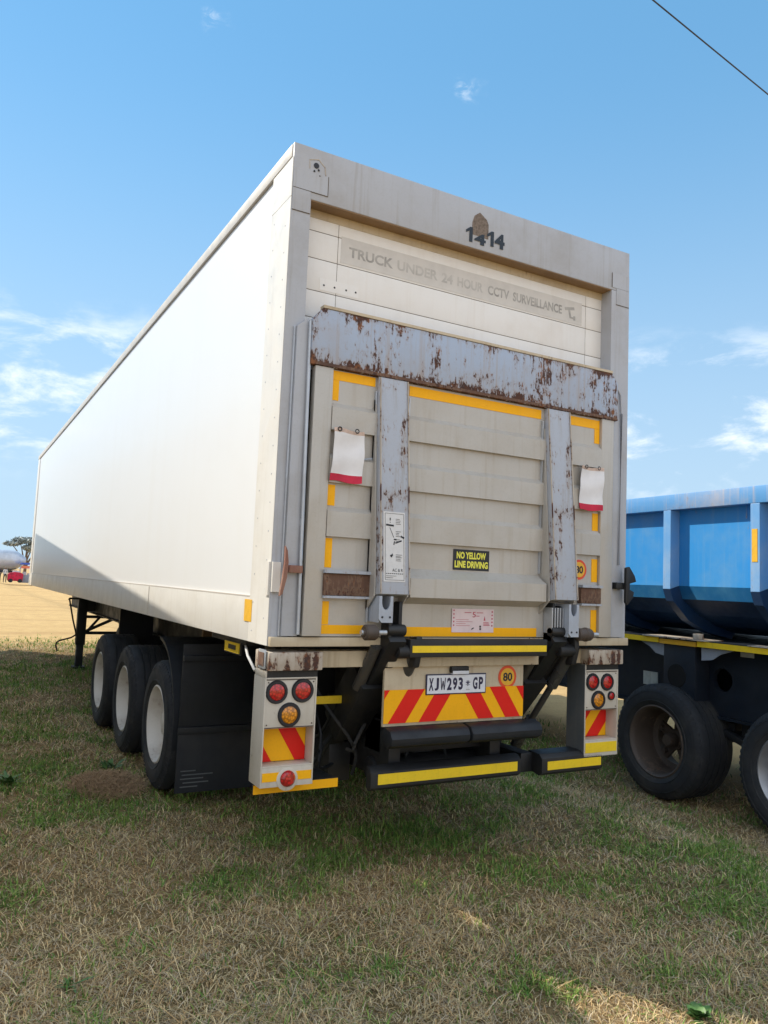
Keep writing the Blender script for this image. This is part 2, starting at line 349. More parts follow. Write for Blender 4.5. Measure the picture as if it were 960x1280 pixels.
    def _build(s, name, mats, parent=None, bevel=0.0, smooth=True, label=None, xf=None):
        if not isinstance(mats, (list, tuple)): mats = [mats]
        V = [Vector(p) for p in s.v]
        if xf: V = [xf @ p for p in V]
        lo = Vector([min(p[i] for p in V) for i in range(3)]); hi = Vector([max(p[i] for p in V) for i in range(3)])
        org = (lo + hi) / 2
        me = bpy.data.meshes.new(name); me.from_pydata([p - org for p in V], [], s.f)
        for m in mats: me.materials.append(m)
        for i, p in enumerate(me.polygons): p.material_index = s.m[i]
        bm = bmesh.new(); bm.from_mesh(me)
        bmesh.ops.recalc_face_normals(bm, faces=bm.faces)
        if bevel:
            es = [e for e in bm.edges if len(e.link_faces) == 2 and e.calc_face_angle(0) > R(35)]
            bmesh.ops.bevel(bm, geom=es, offset=bevel, segments=2, profile=0.6, affect='EDGES', clamp_overlap=True)
        bm.to_mesh(me); bm.free()
        if smooth:
            me.shade_smooth(); me.set_sharp_from_angle(angle=R(35))
        o = bpy.data.objects.new(name, me); col.objects.link(o)
        if parent is not None:
            o.parent = parent; o.location = org - ORG[parent.name]
        else: o.location = org
        ORG[o.name] = org
        if label: o['label'] = label
        return o
def text_part(name, string, x0, x1, z0, z1, y, m, parent, bold=0.0, depth=0.0015, flip_axis=None, skew=0.0):
    cu = bpy.data.curves.new(name, 'FONT'); cu.body = string; cu.size = 1; cu.offset = bold; cu.align_x = 'LEFT'; cu.resolution_u = 3
    tmp = bpy.data.objects.new(name, cu); col.objects.link(tmp)
    dg = bpy.context.evaluated_depsgraph_get(); me0 = bpy.data.meshes.new_from_object(tmp.evaluated_get(dg))
    vs = [v.co.copy() for v in me0.vertices]; fs = [tuple(p.vertices) for p in me0.polygons]
    bpy.data.objects.remove(tmp); bpy.data.meshes.remove(me0)
    ax, bx = min(v.x for v in vs), max(v.x for v in vs); ay, by = min(v.y for v in vs), max(v.y for v in vs)
    mb = MB()
    mb.add([(x0 + (v.x - ax) / (bx - ax) * (x1 - x0), y, z0 + (v.y - ay) / (by - ay) * (z1 - z0)) for v in vs], fs)
    return mb.build(name, m, parent, smooth=False)
def copy_tree(o, parent=None):
    c = o.copy(); col.objects.link(c)
    if parent: c.parent = parent
    ORG[c.name] = ORG[o.name]
    for ch in list(o.children): copy_tree(ch, c)
    return c
def disc(mb, x, z, r, y0, y1, seg=32): return mb.lathe([(0, y1), (r, y1), (r, y0), (0, y0)], 'y', (x, 0, z), seg)

def make_wheel(parent, xo, y, r, width, s, rimmat, rimr=0.29, dish=0.14, tyrelabel=None, holes=False, z=None, hubmat=None):
    """wheel part (rim and hub) with a tyre sub-part; outer face at x=xo, outward direction s (-1 = towards -x)"""
    zc = r if z is None else z
    X = lambda h: -s * h      # h metres inboard from the outer face
    c = (xo, y, zc); rm = MB()
    rm.lathe([(rimr + .012, X(.022)), (rimr + .016, X(.012)), (rimr + .004, X(.006)), (rimr - .008, X(.016)), (rimr - .018, X(.05)), (rimr - .026, X(dish * .6)),
              (rimr - .035, X(dish)), (rimr - .075, X(dish + .022))], 'x', c, 56)
    if holes:
        # spoked hub: three arms with openings between them
        rm.lathe([(rimr - .075, X(dish + .022)), (rimr - .06, X(dish + .05)), (rimr - .03, X(width - .02))], 'x', c, 40)
        for k in range(5):
            t = 2 * PI * k / 5 + .45
            p0 = Vector((xo + X(dish + .04), y + .05 * math.cos(t), zc + .05 * math.sin(t)))
            p1 = Vector((xo + X(dish + .035), y + (rimr - .06) * math.cos(t), zc + (rimr - .06) * math.sin(t)))
            rm.beam(p0, p1, .03, .085)
        rm.lathe([(0, X(dish - .10)), (.045, X(dish - .10)), (.055, X(dish - .085)), (.06, X(dish - .01)), (.085, X(dish)), (.09, X(dish + .07)), (0, X(dish + .07))], 'x', c, 24)
        for k in range(5):
            t = 2 * PI * k / 5 + .45; q = Vector((xo, y + .16 * math.cos(t), zc + .16 * math.sin(t)))
            rm.cyl(q + Vector((X(dish - .015), 0, 0)), q + Vector((X(dish + .03), 0, 0)), .02, seg=8)
    else:
        rm.lathe([(rimr - .075, X(dish + .022)), (.17, X(dish + .03)), (.15, X(dish + .012)), (.10, X(dish + .01)), (.10, X(dish - .035)), (.085, X(dish - .05)), (.0, X(dish - .055))], 'x', c, 48)
        for k in range(10):
            t = 2 * PI * k / 10; q = Vector((xo, y + .137 * math.cos(t), zc + .137 * math.sin(t)))
            rm.cyl(q + Vector((X(dish - .02), 0, 0)), q + Vector((X(dish + .02), 0, 0)), .014, seg=6)
    w = rm.build('wheel', rimmat, parent)
    ty = MB(); p = [(rimr + .008, X(.02)), (rimr + .03, X(.004)), (rimr + .07, X(-.004)), (r - .075, X(-.002)), (r - .035, X(.012)), (r - .015, X(.028)), (r - .002, X(.05))]
    ng = 4; a, b = .05, width - .05
    for g in range(ng):
        gx = a + (b - a) * (g + 1) / (ng + 1)
        p += [(r, X(gx - .007)), (r - .012, X(gx - .005)), (r - .012, X(gx + .005)), (r, X(gx + .007))]
    p += [(r - .002, X(width - .05)), (r - .02, X(width - .02)), (r - .08, X(width)), (rimr + .03, X(width)), (rimr, X(width - .02))]
    ty.lathe(p, 'x', c, 72)
    # moulded ring lines and shoulder lugs on the sidewall
    ty.lathe([(r - .065, X(-.004)), (r - .062, X(-.0065)), (r - .058, X(-.004))], 'x', c, 72)
    ty.lathe([(rimr + .05, X(-.001)), (rimr + .054, X(-.006)), (rimr + .058, X(-.001))], 'x', c, 72)
    for k in range(64):                                  # shoulder lugs
        t = 2 * PI * k / 64; co, si = math.cos(t), math.sin(t); dx_ = .011
        pts_ = []
        for rr_, hh_ in ((r - .050, .0045), (r - .012, .026)):
            for sg_ in (-1, 1): pts_.append(Vector((xo + X(hh_ - .0018), y + rr_ * co - sg_ * dx_ * si, zc + rr_ * si + sg_ * dx_ * co)))
        ins = Vector((X(.010) , 0, 0)); ty.add(pts_ + [p_ + ins for p_ in pts_], [(0, 1, 3, 2), (4, 6, 7, 5), (0, 4, 5, 1), (2, 3, 7, 6), (0, 2, 6, 4), (1, 5, 7, 3)])
    ty.build('tyre', M['rubber'], w, label=tyrelabel)
    return w
def bead(mb, pts, r, y):                                # shallow domed rivets on a face towards -y
    for x, z in pts: mb.lathe([(0, y - r * .5), (r * .6, y - r * .4), (r, y)], 'y', (x, 0, z), 8)

# ------------------------------------------------------------------ ground
def gz(X, Y):
    d = np.clip((X - 2.75) / 1.75, 0, 1); d = d * d * (3 - 2 * d)
    return (0.012 * np.sin(X * 1.7 + 0.6 * Y) * np.cos(Y * 1.3) + 0.008 * np.sin(X * 4.1) * np.sin(Y * 3.7 + 1)) * np.exp(-((X - 3) ** 2 + (Y - 5) ** 2) / 900) - 0.012 - .257 * d
def ground():
    m, t, b = new_mat('dry_grassland'); N = NT(t)
    v = N.coord(world=True)
    big = N.noise(0.55, 6, 0.62, v); mid = N.noise(2.4, 5, 0.65, v); fine = N.noise(42, 5, 0.7, v)
    c = N.mix(N.ramp(mid, 0.35, 0.7), (0.62, 0.42, 0.19), (0.52, 0.34, 0.15))
    stre = N.noise(1.0, 5, 0.6, N.coord((.05, .5, 1), world=True))
    c = N.mix(N.ramp(stre, 0.48, 0.68, 0, 0.55), c, (0.38, 0.23, 0.10))
    c = N.mix(N.ramp(fine, 0.42, 0.72, 0, 0.45), c, (0.27, 0.175, 0.085))
    vv = N.noise(150, 4, 0.75, N.coord((1, .45, 1), world=True), 1.5)
    # green patches close by, straw further out
    sep = N.n('ShaderNodeSeparateXYZ'); N.link(v, sep.inputs[0])
    near = N.math('MULTIPLY', N.math('MULTIPLY', N.ramp(sep.outputs['Y'], 16.5, 13.0), N.ramp(sep.outputs['Y'], -4.5, -2.5)), N.ramp(sep.outputs['X'], 6.6, 5.2))
    gp = N.math('MULTIPLY', N.ramp(big, 0.40, 0.62), near)
    c = N.mix(N.math('MULTIPLY', near, 0.85), c, N.mix(N.ramp(vv, 0.38, 0.62), (0.36, 0.245, 0.125), (0.17, 0.115, 0.06)))
    c = N.mix(N.math('MULTIPLY', gp, 0.35), c, (0.07, 0.09, 0.03))
    N.link(c, b.inputs['Base Color']); b.inputs['Roughness'].default_value = 0.95; b.inputs['Specular IOR Level'].default_value = 0.1
    N.bump(N.math('ADD', N.math('MULTIPLY', vv, 0.35), N.math('ADD', N.math('MULTIPLY', fine, 0.4), mid)), 0.8, 0.03, b)
    nx = 140; xs = np.concatenate([-np.geomspace(1400, 12, 25), np.linspace(-11, 16, 110), np.geomspace(18, 1400, 25)])
    ys = np.concatenate([-np.geomspace(900, 9, 20), np.linspace(-8, 24, 130), np.geomspace(26, 1600, 30)])
    Xg, Yg = np.meshgrid(xs, ys)
    Zg = 0.012 * np.sin(Xg * 1.7 + 0.6 * Yg) * np.cos(Yg * 1.3) + 0.008 * np.sin(Xg * 4.1) * np.sin(Yg * 3.7 + 1)
    Zg = gz(Xg, Yg)
    vs = np.stack([Xg.ravel(), Yg.ravel(), Zg.ravel()], 1); nxs = len(xs)
    fs = [(j * nxs + i, j * nxs + i + 1, (j + 1) * nxs + i + 1, (j + 1) * nxs + i) for j in range(len(ys) - 1) for i in range(nxs - 1)]
    me = bpy.data.meshes.new('ground'); me.from_pydata(vs.tolist(), [], fs); me.materials.append(m); me.shade_smooth()
    o = bpy.data.objects.new('ground', me); col.objects.link(o); tag(o, 'flat dry field, green and straw coloured grass near by, tan beyond', 'ground', kind='structure')
ground()

# ------------------------------------------------------------------ white box trailer
T = thing('box_trailer', 'long white box semi-trailer with rusty blue tail lift folded up at its rear', 'trailer', (1.3, 7.0, 0))
L, W, ZB, ZT = 14.44, 2.6, 1.355, 4.145
ZS = 1.61
b = MB(); b.box(0.012, W - 0.012, 0.30, L - 0.01, ZS, 4.06)
b.box(0.02, W - 0.02, 0.12, L - .02, 4.06, 4.13)
b.box(0.06, W - .06, .14, L - .02, ZB + .01, ZS)
body = b.build('body', M['side'], T)
b = MB()
for s, x in ((-1, 0.0), (1, W)):
    b.box(x, x - s * 0.05, 0.30, L, ZB, ZS - 0.006)
b.build('side_skirt', M['skirt'], T, bevel=0.004)
b = MB()
for s, x in ((-1, 0.0), (1, W)):
    b.box(x + s * 0.004, x - s * 0.004, 2.85, 2.855, ZB + .01, ZS - .01)
    b.box(x + s * 0.001, x - s * 0.02, 0.305, L - .3, ZS - .006, ZS + .001)
b.build('skirt_seam', M['rail'], T)
b = MB()
for s, x in ((-1, 0.0), (1, W)):
    b.prism([(x + s * .006, 4.066), (x + s * .006, 4.14), (x - s * .05, 4.15), (x - s * .05, 4.066)], 'y', 0.02, L)
b.build('roof_rail', M['rail'], T, bevel=0.003)
# vertical seams of the side panels (thin cover strips)
b = MB(); b.box(0.0, .06, L - .35, L + .004, ZB, 4.06); b.box(W - .06, W, L - .35, L + .004, ZB, 4.06); b.box(0.06, W - .06, L - .02, L + .002, ZB, 4.06)
b.build('front_frame', M['skirt'], T, bevel=.004)
# rear frame: corner posts, header, sill
for s, x0, x1 in ((-1, 0.0, 0.115), (1, W - 0.17, W)):
    b = MB(); b.box(x0, x1, 0.0, 0.30, ZB, 3.84)
    if s < 0: b.box(0.115, .30, .12, .30, ZB, 3.84)
    else: b.box(W - .3, W - .17, .12, .30, ZB, 3.84)
    for k in range(34):
        z = 1.42 + k * .078; y = 0.07 if k % 2 else 0.25
        if z > 3.82: continue
        xx = -0.001 if s < 0 else W + .001
        b.lathe([(0, s * .004), (.004, s * .0035), (.006, 0)], 'x', (xx, y, z), 8)
    p = b.build('corner_post', M['frame'], T)
cp = MB(); cp.box(-0.003, 0.0, 0.004, 0.305, ZB + .002, 3.83); cpl = cp.build('corner_cover', M['skirt'], T)
b = MB(); b.box(0.0, W, 0.0, 0.12, 3.842, ZT); hd = b.build('header', M['frame'], T, bevel=0.004)
b = MB(); b.box(-.003, .0, .003, .305, 3.834, 4.06); b.build('header_side_cover', M['skirt'], hd)
b = MB(); b.box(0.004, 0.215, -.003, .0, 3.885, 4.0); b.box(.003, .11, -.003, .0, 3.755, 3.883); b.build('corner_patch', M['frame'], hd)
b = MB(); b.box(2.43, 2.597, -.003, .0, 3.86, 3.965); b.box(2.475, 2.597, -.003, .0, 3.74, 3.858); b.build('corner_patch', M['frame'], hd)
b = MB(); b.box(.004, .216, -.0035, -.001, 3.882, 3.886); b.box(.213, .217, -.0035, -.001, 3.886, 4.0); b.box(.003, .112, -.0035, -.001, 3.752, 3.756)
b.box(2.43, 2.434, -.0035, -.001, 3.86, 3.965); b.box(2.474, 2.597, -.0035, -.001, 3.738, 3.742); b.build('patch_seam', M['seam'], hd)
b = MB(); disc(b, .137, 4.045, .016, -.004, .0, 16); disc(b, .152, 4.022, .006, -.004, 0, 8); disc(b, .126, 4.01, .006, -.004, 0, 8); disc(b, .16, 3.99, .004, -.004, 0, 8)
b.build('bolt_hole', M['ink'], hd)
# torn outline of a removed lamp bracket, glue mark and fleet number
st = MB()
loop = [(.095, 4.07), (.15, 4.085), (.19, 4.05), (.20, 3.99), (.17, 3.965), (.12, 3.975), (.098, 4.02)]
for i in range(len(loop)):
    a_, b_ = loop[i], loop[(i + 1) % len(loop)]
    if i == 5: continue
    st.beam((a_[0], -.001, a_[1]), (b_[0], -.001, b_[1]), .003, .004, side=(0, 1, 0))
st.build('glue_outline', M['rust_cream'], hd)
b = MB(); pts = [(1.215, 3.93), (1.345, 3.925), (1.345, 4.02), (1.33, 4.05), (1.275, 4.085), (1.235, 4.055), (1.22, 4.01)]
b.prism(pts, 'y', -.002, 0.0); b.build('glue_patch', M['ghost2'], hd)
for x0, x1, z0, z1, ch in ((1.172, 1.222, 3.876, 3.972, '1'), (1.237, 1.325, 3.873, 3.945, '4'), (1.335, 1.388, 3.885, 3.985, '1'), (1.395, 1.475, 3.885, 3.985, '4')):
    if ch == '1':
        b = MB(); h_ = z1 - z0; b.prism([(x1 - .024, z0), (x1, z0), (x1, z1), (x1 - .018, z1), (x0, z1 - .26 * h_), (x0, z1 - .44 * h_), (x1 - .024, z1 - .27 * h_)], 'y', -.0035, -.002)
        b.build('number_digit', M['navyink'], hd, smooth=False)
    else: text_part('number_digit', ch, x0, x1, z0, z1, -.0035, M['navyink'], hd, bold=0.045)
b = MB(); b.box(0.116, 2.429, 0.004, 0.09, 3.836, 3.8415); hg = b.build('header_underside', M['brownbeam'], hd)
# sill
b = MB(); b.box(0.002, 2.598, -.035, 0.12, ZB, 1.405)
b.build('rear_sill', M['sill'], T, bevel=.004)
# roller door
b = MB(); b.mi = 0
zz = [3.84, 3.715, 3.554, 3.364, 3.205, 3.05, 2.9]
for i in range(len(zz) - 1):
    b.box(.115, .3395, .098, .13, zz[i + 1] + .002, zz[i] - .002)
    b.box(.3425, 2.2785, .098, .13, zz[i + 1] + .002, zz[i] - .002)
    b.box(2.2815, 2.43, .098, .13, zz[i + 1] + .002, zz[i] - .002)
rd = b.build('roller_door', M['door'], T, bevel=.0015)
b = MB(); b.box(.112, 2.435, .1, .16, 2.5, 3.842); b.build('door_seam', M['seam'], rd)
b = MB(); b.box(.36, 2.243, .0965, .0978, 3.566, 3.726); gs = b.build('sticker_ghost', M['ghost'], rd, label='faded grey strip where a sticker has been peeled off the door')
b = MB(); b.box(.235, .487, .0965, .0978, 3.375, 3.447); b.build('bracket_mark', M['door'], rd)
b = MB()
for x in (.262, .33, .405, .468): disc(b, x, 3.407 + (x - .26) * .01, .006, .0955, .0975, 10)
b.build('bolt_hole', M['ink'], rd)
b = MB(); b.box(.117, 2.43, .0945, .0975, 3.79, 3.842); b.build('door_top_strip', M['sill'], rd)
words = [('TRUCK', .412, .712, 0), ('UNDER', .742, 1.035, 1), ('24', 1.065, 1.15, 1), ('HOUR', 1.185, 1.385, 1), ('CCTV', 1.425, 1.60, 0), ('SURVEILLANCE', 1.632, 2.06, 0)]
for wd, x0, x1, f in words:
    text_part('faded_word', wd, x0, x1, 3.612, 3.675, .0958, M['faded'] if not f else M['ghost3'], rd, bold=0.03)
b = MB(); b.prism([(2.085, 3.668), (2.17, 3.684), (2.176, 3.664), (2.09, 3.648)], 'y', .0955, .0965)
b.prism([(2.118, 3.655), (2.134, 3.655), (2.145, 3.61), (2.178, 3.61), (2.178, 3.598), (2.132, 3.598)], 'y', .0955, .0965)
b.prism([(2.165, 3.62), (2.183, 3.62), (2.183, 3.59), (2.165, 3.59)], 'y', .0957, .0967)
b.build('camera_pictogram', M['faded'], rd)

# tail lift side channels
for sgn in (-1, 1):
    b = MB()
    if sgn < 0:
        b.prism([(.062, 1.41), (.152, 1.41), (.132, 3.155), (.062, 3.095)], 'y', -.03, -.002)
    else:
        b.prism([(2.44, 1.41), (2.555, 1.41), (2.495, 3.09), (2.44, 3.13)], 'y', -.03, -.002)
    ch = b.build('lift_side_channel', M['frame'], T, bevel=.003)
    b = MB()
    if sgn < 0:
        b.beam((.055, -.006, 1.41), (.055, -.006, 3.095), .01, .012); b.tube([(.132, -.045, 3.13), (.150, -.045, 1.42)], .010, 8)
        b.box(.137, .152, -.05, -.03, 2.0, 2.04)
    else:
        b.tube([(2.44, -.04, 3.14), (2.49, -.04, 3.08), (2.50, -.04, 2.95), (2.495, -.04, 1.9)], .007, 8)
        b.tube([(2.425, -.04, 1.42), (2.425, -.04, 2.88)], .007, 8)
    b.build('channel_edge', M['chrome'] if sgn < 0 else M['frame'], ch)

# tail lift platform
b = MB()
prof = [(-.008, 2.885), (-.036, 2.885)]
for zt, zb in ((2.68, 2.54), (2.397, 2.248), (2.104, 1.951)):
    prof += [(-.036, zt + .016), (-.062, zt - .012), (-.062, zb + .002), (-.036, zb)]
prof += [(-.036, 1.41), (-.008, 1.41)]
b.prism(prof, 'x', .282, 2.30)
plat = b.build('tail_lift_platform', M['alu'], T, smooth=False)
b = MB()
b.box(.170, .280, -.058, -.008, 1.412, 2.886); b.box(2.302, 2.412, -.058, -.008, 1.412, 2.886)
b.build('platform_side_rail', M['alu'], plat, bevel=.004)
b = MB(); b.prism([(-.036, 1.80), (-.125, 1.745), (-.125, 1.637), (-.036, 1.598)], 'x', .790, 1.785); b.build('platform_ledge', M['alu'], plat, smooth=False)
b = MB(); b.prism([(.138, 2.887), (.138, 3.14), (.197, 3.21), (2.384, 3.21), (2.436, 3.145), (2.440, 2.887)], 'y', -.066, -.02)
fp = b.build('lift_top_plate', M['blue_rust'], plat, bevel=.004, label='blue plate across the top, streaked and eaten by rust')
b = MB(); b.box(.197, 2.384, -.070, -.022, 3.2115, 3.228); b.build('plate_top_edge', M['sill'], fp)
b = MB(); b.box(.165, 2.43, -.0675, -.0665, 2.889, 2.906); b.build('plate_bottom_rust', M['rust'], fp)
for x0, x1 in ((.565, .762), (1.812, 2.008)):
    b = MB(); b.prism([(-.03, 2.885), (-.064, 2.885), (-.172, 1.652), (-.03, 1.63)], 'x', x0, x1)
    po = b.build('lift_post', M['post'], plat, bevel=.003)
    b = MB()
    for xe in (x0 + .004, x1 - .010): b.prism([(-.065, 2.883), (-.071, 2.883), (-.179, 1.654), (-.173, 1.654)], 'x', xe, xe + .006)
    b.build('post_edge', M['rust_cream'], po)
    # gusset plates tying the post to the platform
    b = MB(); b.prism([(-.03, 2.75), (-.052, 2.75), (-.13, 1.75), (-.13, 1.64), (-.03, 1.55)], 'x', x0 - .012, x0 - .003)
    b.prism([(-.03, 2.75), (-.052, 2.75), (-.13, 1.75), (-.13, 1.64), (-.03, 1.55)], 'x', x1 + .003, x1 + .012)
    b.build('post_gusset', M['alu'], po)
    if x0 < 1:      # upper blue faded section and the instruction sticker
        def yy(z): return -.064 - (2.885 - z) / (2.885 - 1.652) * .108
        b = MB(); b.prism([(yy(2.11) - .0025, 2.11), (yy(1.72) - .0025, 1.72), (yy(1.72), 1.72), (yy(2.11), 2.11)], 'x', .59, .728)
        sk = b.build('instruction_sticker', M['sticker'], po)
        def line(mb, xa, za, xb, zb_, w=.004):
            mb.beam((xa, yy(za) - .0035, za), (xb, yy(zb_) - .0035, zb_), .001, w, side=(0, 1, 0))
        b = MB(); r2 = random.Random(3)
        line(b, .60, 2.10, .72, 2.10, .0015); line(b, .60, 1.73, .72, 1.73, .0015); line(b, .60, 2.10, .60, 1.73, .0015); line(b, .72, 2.10, .72, 1.73, .0015)
        line(b, .632, 2.075, .632, 2.06, .006); line(b, .632, 2.052, .632, 2.048, .006)
        line(b, .606, 2.035, .655, 2.032, .010); line(b, .63, 2.02, .655, 1.965, .0025)
        for zc, n in ((2.07, 4), (2.0, 4), (1.955, 2), (1.87, 2), (1.855, 3)):
            for k in range(n): line(b, .668, zc - k * .009, .668 + r2.uniform(.02, .04), zc - k * .009, .0022)
        line(b, .655, 1.955, .672, 1.955, .008); line(b, .665, 1.935, .705, 1.95, .008); line(b, .66, 1.945, .655, 1.925, .006); line(b, .70, 1.975, .722, 1.965, .010)
        line(b, .632, 1.862, .648, 1.868, .010); line(b, .640, 1.855, .646, 1.875, .006)
        for k in range(9): line(b, .605 + k * .0125, 1.765, .613 + k * .0125, 1.765, .004)
        line(b, .605, 1.752, .67, 1.752, .002); line(b, .605, 1.742, .65, 1.742, .002)
        b.build('sticker_print', M['ink'], sk)
        def tx(s_, x0_, x1_, z0_, z1_):
            text_part('sticker_text', s_, x0_, x1_, z0_, z1_, yy((z0_ + z1_) / 2) - .0045, M['ink'], sk)
        tx('AC & R', .645, .712, 1.776, 1.793)

# reflective tape
b = MB()
for x0, x1, z0, z1 in ((.284, .555, 2.828, 2.880), (.284, .326, 2.712, 2.827), (.284, .332, 2.124, 2.239), (.284, .330, 1.783, 1.944), (.284, .328, 1.474, 1.600), (.284, .555, 1.424, 1.472),
                       (.784, 1.784, 2.812, 2.872), (2.025, 2.298, 2.812, 2.872), (2.252, 2.298, 2.712, 2.811), (2.245, 2.297, 2.117, 2.236), (2.245, 2.297, 1.775, 1.928),
                       (2.245, 2.297, 1.420, 1.590), (.79, 1.785, 1.412, 1.466)):
    b.box(x0, x1, -.0385, -.0365, z0, z1)
b.build('reflective_tape', M['yellow'], plat)
# 80 disc on the platform, right
def speed_disc(x, z, r, y, parent, name='speed_disc'):
    b = MB(); disc(b, x, z, r, y - .002, y, 36); d = b.build(name, M['orange'], parent)
    b = MB(); disc(b, x, z, r * .76, y - .0035, y - .0022, 36); b.build('disc_face', M['signyel'], d)
    text_part('disc_number', '80', x - r * .50, x + r * .52, z - r * .38, z + r * .38, y - .0045, M['ink'], d, bold=0.03)
    return d
speed_disc(2.135, 1.852, .066, -.0365, plat)
# stuck-on signs
b = MB(); b.box(1.132, 1.398, -.0395, -.0365, 1.808, 1.932); ny = b.build('sign_plate', M['ink'], plat, label='black sign reading NO YELLOW LINE DRIVING')
text_part('sign_lettering', 'NO YELLOW', 1.155, 1.372, 1.876, 1.918, -.041, M['lime'], ny, bold=0.045)
text_part('sign_lettering', 'LINE DRIVING', 1.142, 1.388, 1.822, 1.864, -.041, M['lime'], ny, bold=0.045)
b = MB(); b.box(1.135, 1.443, -.0425, -.039, 1.437, 1.577); pc = b.build('info_card', M['pink'], plat, label='pink and white card with a large 5')
text_part('card_number', '5', 1.283, 1.307, 1.527, 1.560, -.0438, M['pinkink'], pc, bold=0.01)
b = MB()
for k in range(5):
    disc(b, 1.148, 1.567 - k * .022, .005, -.0437, -.0425, 8); disc(b, 1.430, 1.562 - k * .021, .0055, -.0437, -.0425, 8)
b.box(1.225, 1.275, -.0437, -.0425, 1.553, 1.557); b.box(1.315, 1.362, -.0437, -.0425, 1.553, 1.557)
b.box(1.310, 1.335, -.0437, -.0425, 1.533, 1.537); b.prism([(1.367, 1.508), (1.380, 1.508), (1.374, 1.535)], 'y', -.0437, -.0425)
for k in range(4): b.box(1.165, 1.165 + (.09, .12, .07, .10)[k], -.0437, -.0425, 1.512 - k * .012, 1.514 - k * .012)
for k in range(3): b.box(1.365, 1.405 + k * .004, -.0437, -.0425, 1.494 - k * .008, 1.498 - k * .008)
b.build('card_print', M['pinkink'], pc)
b = MB(); b.prism([(1.275, 1.452), (1.292, 1.458), (1.297, 1.467), (1.282, 1.463)], 'y', -.0437, -.0425); disc(b, 1.342, 1.472, .007, -.0437, -.0425, 8); b.box(1.337, 1.349, -.0437, -.0425, 1.452, 1.463)
b.build('card_symbol', M['ink'], pc)
# rusty stop blocks
for x0, x1, z0, z1 in ((.275, .560, 1.632, 1.752), (2.125, 2.302, 1.632, 1.735)):
    b = MB(); b.box(x0, x1, -.075, -.0365, z0, z1)
    sb = b.build('stop_block', M['rust'], plat, bevel=.006, label='rusty brown steel block')
    b = MB(); b.box(x0 - .002, x1 + .002, -.09, -.038, z1 + .001, z1 + .018); b.box(x0, x1 + .004, -.08, -.037, z0 - .014, z0 - .001); b.build('block_lip', M['post'], sb)
# flags (cloth panels tied by two rings)
def flag(x0, x1, z0, z1, seed):
    r3 = random.Random(seed); n, mz = 10, 14; vs = []; b = MB()
    for j in range(mz + 1):
        for i in range(n + 1):
            u, w = i / n, j / mz
            y = -.080 - .006 * math.sin(u * 5 + w * 3 + seed) - .004 * math.sin(w * 11 + u * 2 + seed)
            x = x0 + (x1 - x0) * u + .006 * math.sin(w * 4 + seed) * (1 if i in (0, n) else .6) + (.004 * math.sin(u * 9) if j else 0)
            z = z1 + (z0 - z1) * w + .006 * math.sin(u * 6 + seed) * (1 if j in (0, mz) else .4)
            vs.append((x, y, z))
    nn = len(vs)
    fs = []; ms = []
    for j in range(mz):
        for i in range(n):
            a = j * (n + 1) + i; fs.append((a, a + 1, a + n + 2, a + n + 1)); ms.append(1 if j >= mz - 2 else (2 if j == 0 else 0))
    k0 = len(b.v); b.v += vs; b.f += fs; b.m += ms
    # a back layer gives the cloth thickness
    b.v += [(x, y + .003, z) for x, y, z in vs]; b.f += [tuple(q + nn for q in f[::-1]) for f in fs]; b.m += ms
    o = b.build('warning_flag', [M['cloth'], M['clothred'], M['patchpink']], plat, label='white cloth flag with a red hem tied to the platform')
    rb = MB()
    for u in (.18, .74):
        xx = x0 + (x1 - x0) * u
        rb.lathe([(.008, -.002), (.011, -.005), (.014, -.002), (.011, .001)], 'y', (xx, -.091, z1 - .004), 14, closed=True)
    rb.build('flag_ring', M['ink'], o)
M['patchpink'] = plain('flag_hem', (0.66, 0.50, 0.42), 0.8)
flag(.285, .475, 2.255, 2.548, 0.5); flag(2.10, 2.30, 2.248, 2.538, 2.2)
b = MB(); b.tube([(.43, -.072, 2.40), (.46, -.076, 2.395), (.50, -.06, 2.40), (.545, -.06, 2.41)], .003, 6); b.tube([(.44, -.07, 2.42), (.47, -.075, 2.39), (.545, -.065, 2.40)], .002, 6)
b.build('flag_cord', M['bracket'], plat)
# edge trim at the ends of the ribs
b = MB(); b.box(.553, .561, -.054, -.0365, 1.49, 2.80); b.box(.786, .792, -.040, -.0365, 1.81, 2.80); b.box(1.786, 1.792, -.054, -.0365, 1.81, 2.80)
b.build('rib_trim', M['chrome'], plat)
# hinge brackets below posts
def bracket(xa, xb, z0, z1, y0):
    b = MB(); w = xb - xa; xm = (xa + xb) / 2
    arc = [(xm + .30 * w * math.cos(t), z1 - .025 - .045 * math.sin(t) if False else z1 - .03 + .045 * -math.sin(t)) for t in [PI * k / 10 for k in range(11)]]
    poly = [(xa, z1), (xa, z0 + .02), (xa + .02, z0), (xb, z0), (xb, z1), (xm + .30 * w, z1)] + arc + [(xm - .30 * w, z1)]
    b.prism(poly, 'y', y0 - .012, y0); b.box(xa, xa + .010, y0, y0 + .12, z0, z1); b.box(xb - .010, xb, y0, y0 + .12, z0, z1)
    p = b.build('hinge_bracket', M['bracket'], plat)
    b = MB()
    for xx in (xa + .022, xb - .018): disc(b, xx, z0 + .03, .006, y0 - .016, y0 - .012, 8)
    b.build('bracket_bolt', M['ink'], p)
bracket(.572, .660, 1.495, 1.640, -.15); bracket(1.943, 2.026, 1.42, 1.625, -.15)
